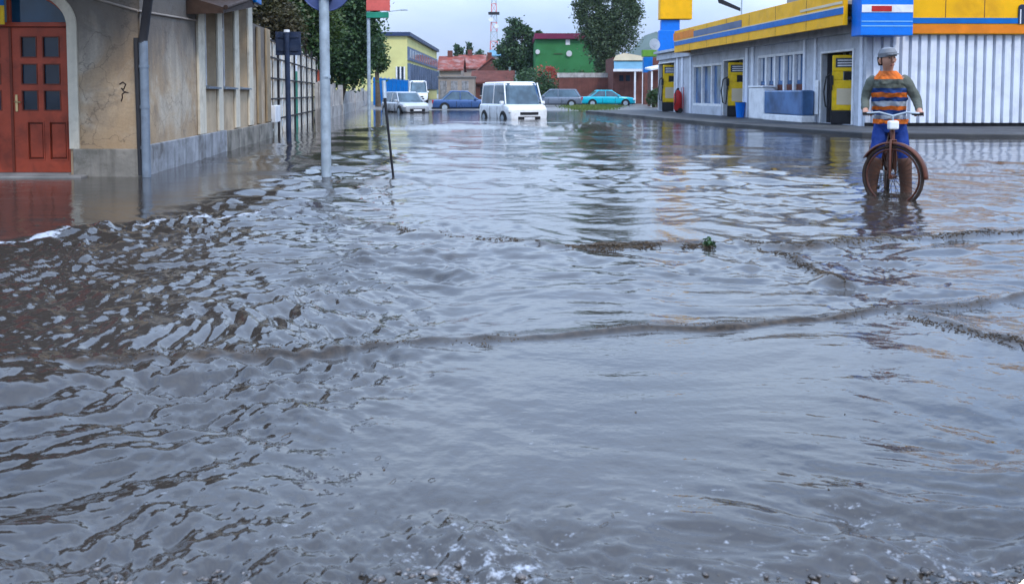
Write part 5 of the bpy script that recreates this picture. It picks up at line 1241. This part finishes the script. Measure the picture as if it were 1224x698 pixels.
def along(px, n, sp, s0, s1, seed, keep=None):
    r = random.Random(seed); out = []
    segs = [(px[i], px[i+1]) for i in range(len(px)-1)]; wt = [math.dist(a, c) for a, c in segs]
    for _ in range(n):
        a, c = r.choices(segs, wt)[0]; t = r.random(); u = a[0]+(c[0]-a[0])*t; v = a[1]+(c[1]-a[1])*t + r.gauss(0, sp)
        if keep and not keep(u, r): continue
        p = G(u, v); out.append((p.x, p.y, r.uniform(s0, s1)*(1 if r.random() < .9 else 1.6)))
    return out
clumpy = lambda u, r: math.sin(u*.045)+.6*math.sin(u*.13+1)+r.uniform(-1, 1) > .1
sp_ = along(RIDGES[1][0][3:], 1500, 1.3, .006, .018, 1, lambda u, r: u > 640 and clumpy(u, r)) + along(RIDGES[1][0][1:4], 260, 1.0, .005, .014, 2, clumpy)
sp_ += along(RIDGES[2][0], 700, 1.1, .005, .014, 3) + along(RIDGES[3][0], 300, 1.2, .004, .012, 4) + along(RIDGES[4][0], 220, 1.6, .003, .009, 5)
sp_ += along(RIDGES[0][0], 900, 1.8, .002, .006, 6, clumpy) + along([(395, 214), (440, 226), (470, 236)], 40, 5, .01, .03, 7)
sp_ += along([(0, 330), (150, 320), (320, 300)], 160, 22, .004, .012, 8) + along([(300, 560), (700, 560), (1100, 540)], 14, 40, .003, .007, 9)
scatter('floating_debris', sp_, M['litter'], seed=3)
# little green tuft of weed on the ridge
tu = G(847, 297); tf = thing('weed_tuft', (tu.x, tu.y, 0), 'tiny green weed clump caught on the debris line', 'weed')
leafcloud('leaves', [(tu.x, tu.y, .03, .08, .05, .03)], 220, .014, M['leaf_dark'], tf, tu, 20, .3, seed=9)
def gravel():
    r = random.Random(12); b = MB(); ic = bmesh.new(); bmesh.ops.create_icosphere(ic, subdivisions=1, radius=1); iv = [v.co.copy() for v in ic.verts]; ifc = [[v.index for v in f.verts] for f in ic.faces]; ic.free()
    for i in range(3000):
        y = 1.50+.47*r.random()+.06*r.random()**2; x = r.uniform(-1.7, 1.7)*y/1.5; s = r.uniform(.003, .009)*(1.8 if r.random() < .1 else 1)
        z = -.012+.016*r.random()-.05*max(0, y-1.80); rot = Matrix.Rotation(r.uniform(0, 6.28), 3, 'Z'); sc = Vector((r.uniform(.8, 1.5), r.uniform(.8, 1.3), r.uniform(.3, .55)))
        b.add([Vector((x, y, z))+rot @ Vector((v.x*sc.x*s*r.uniform(.85, 1.15), v.y*sc.y*s, v.z*sc.z*s)) for v in iv], ifc, 0, True)
    tag(b.build('gravel', M['stone'], None, fix=False), kind='stuff')
def stonemat():
    m, nt, bs = newmat('wet_gravel'); g = N(nt, 'ShaderNodeNewGeometry'); rp = N(nt, 'ShaderNodeValToRGB'); nt.links.new(g.outputs['Random Per Island'], rp.inputs[0])
    e = rp.color_ramp.elements; e[0].color = (.03, .028, .026, 1); e[1].color = (.28, .27, .27, 1); k = rp.color_ramp.elements.new(.75); k.color = (.14, .12, .11, 1)
    nt.links.new(rp.outputs[0], bs.inputs['Base Color']); bs.inputs['Roughness'].default_value = .25; return m
M['stone'] = stonemat(); gravel()

# ------------------------------------------------------------------ haze
b = MB(); b.box(-2700, 2700, -60, 2750, -1.4, 150)
hm = bpy.data.materials.new('haze'); hm.use_nodes = True; hn = hm.node_tree; hn.nodes.remove(hn.nodes['Principled BSDF'])
pv = N(hn, 'ShaderNodeVolumePrincipled'); pv.inputs['Color'].default_value = (.80, .88, .97, 1); pv.inputs['Density'].default_value = .00015; pv.inputs['Anisotropy'].default_value = .2
hn.links.new(pv.outputs[0], hn.nodes['Material Output'].inputs['Volume']); tag(b.build('haze', hm), kind='stuff')
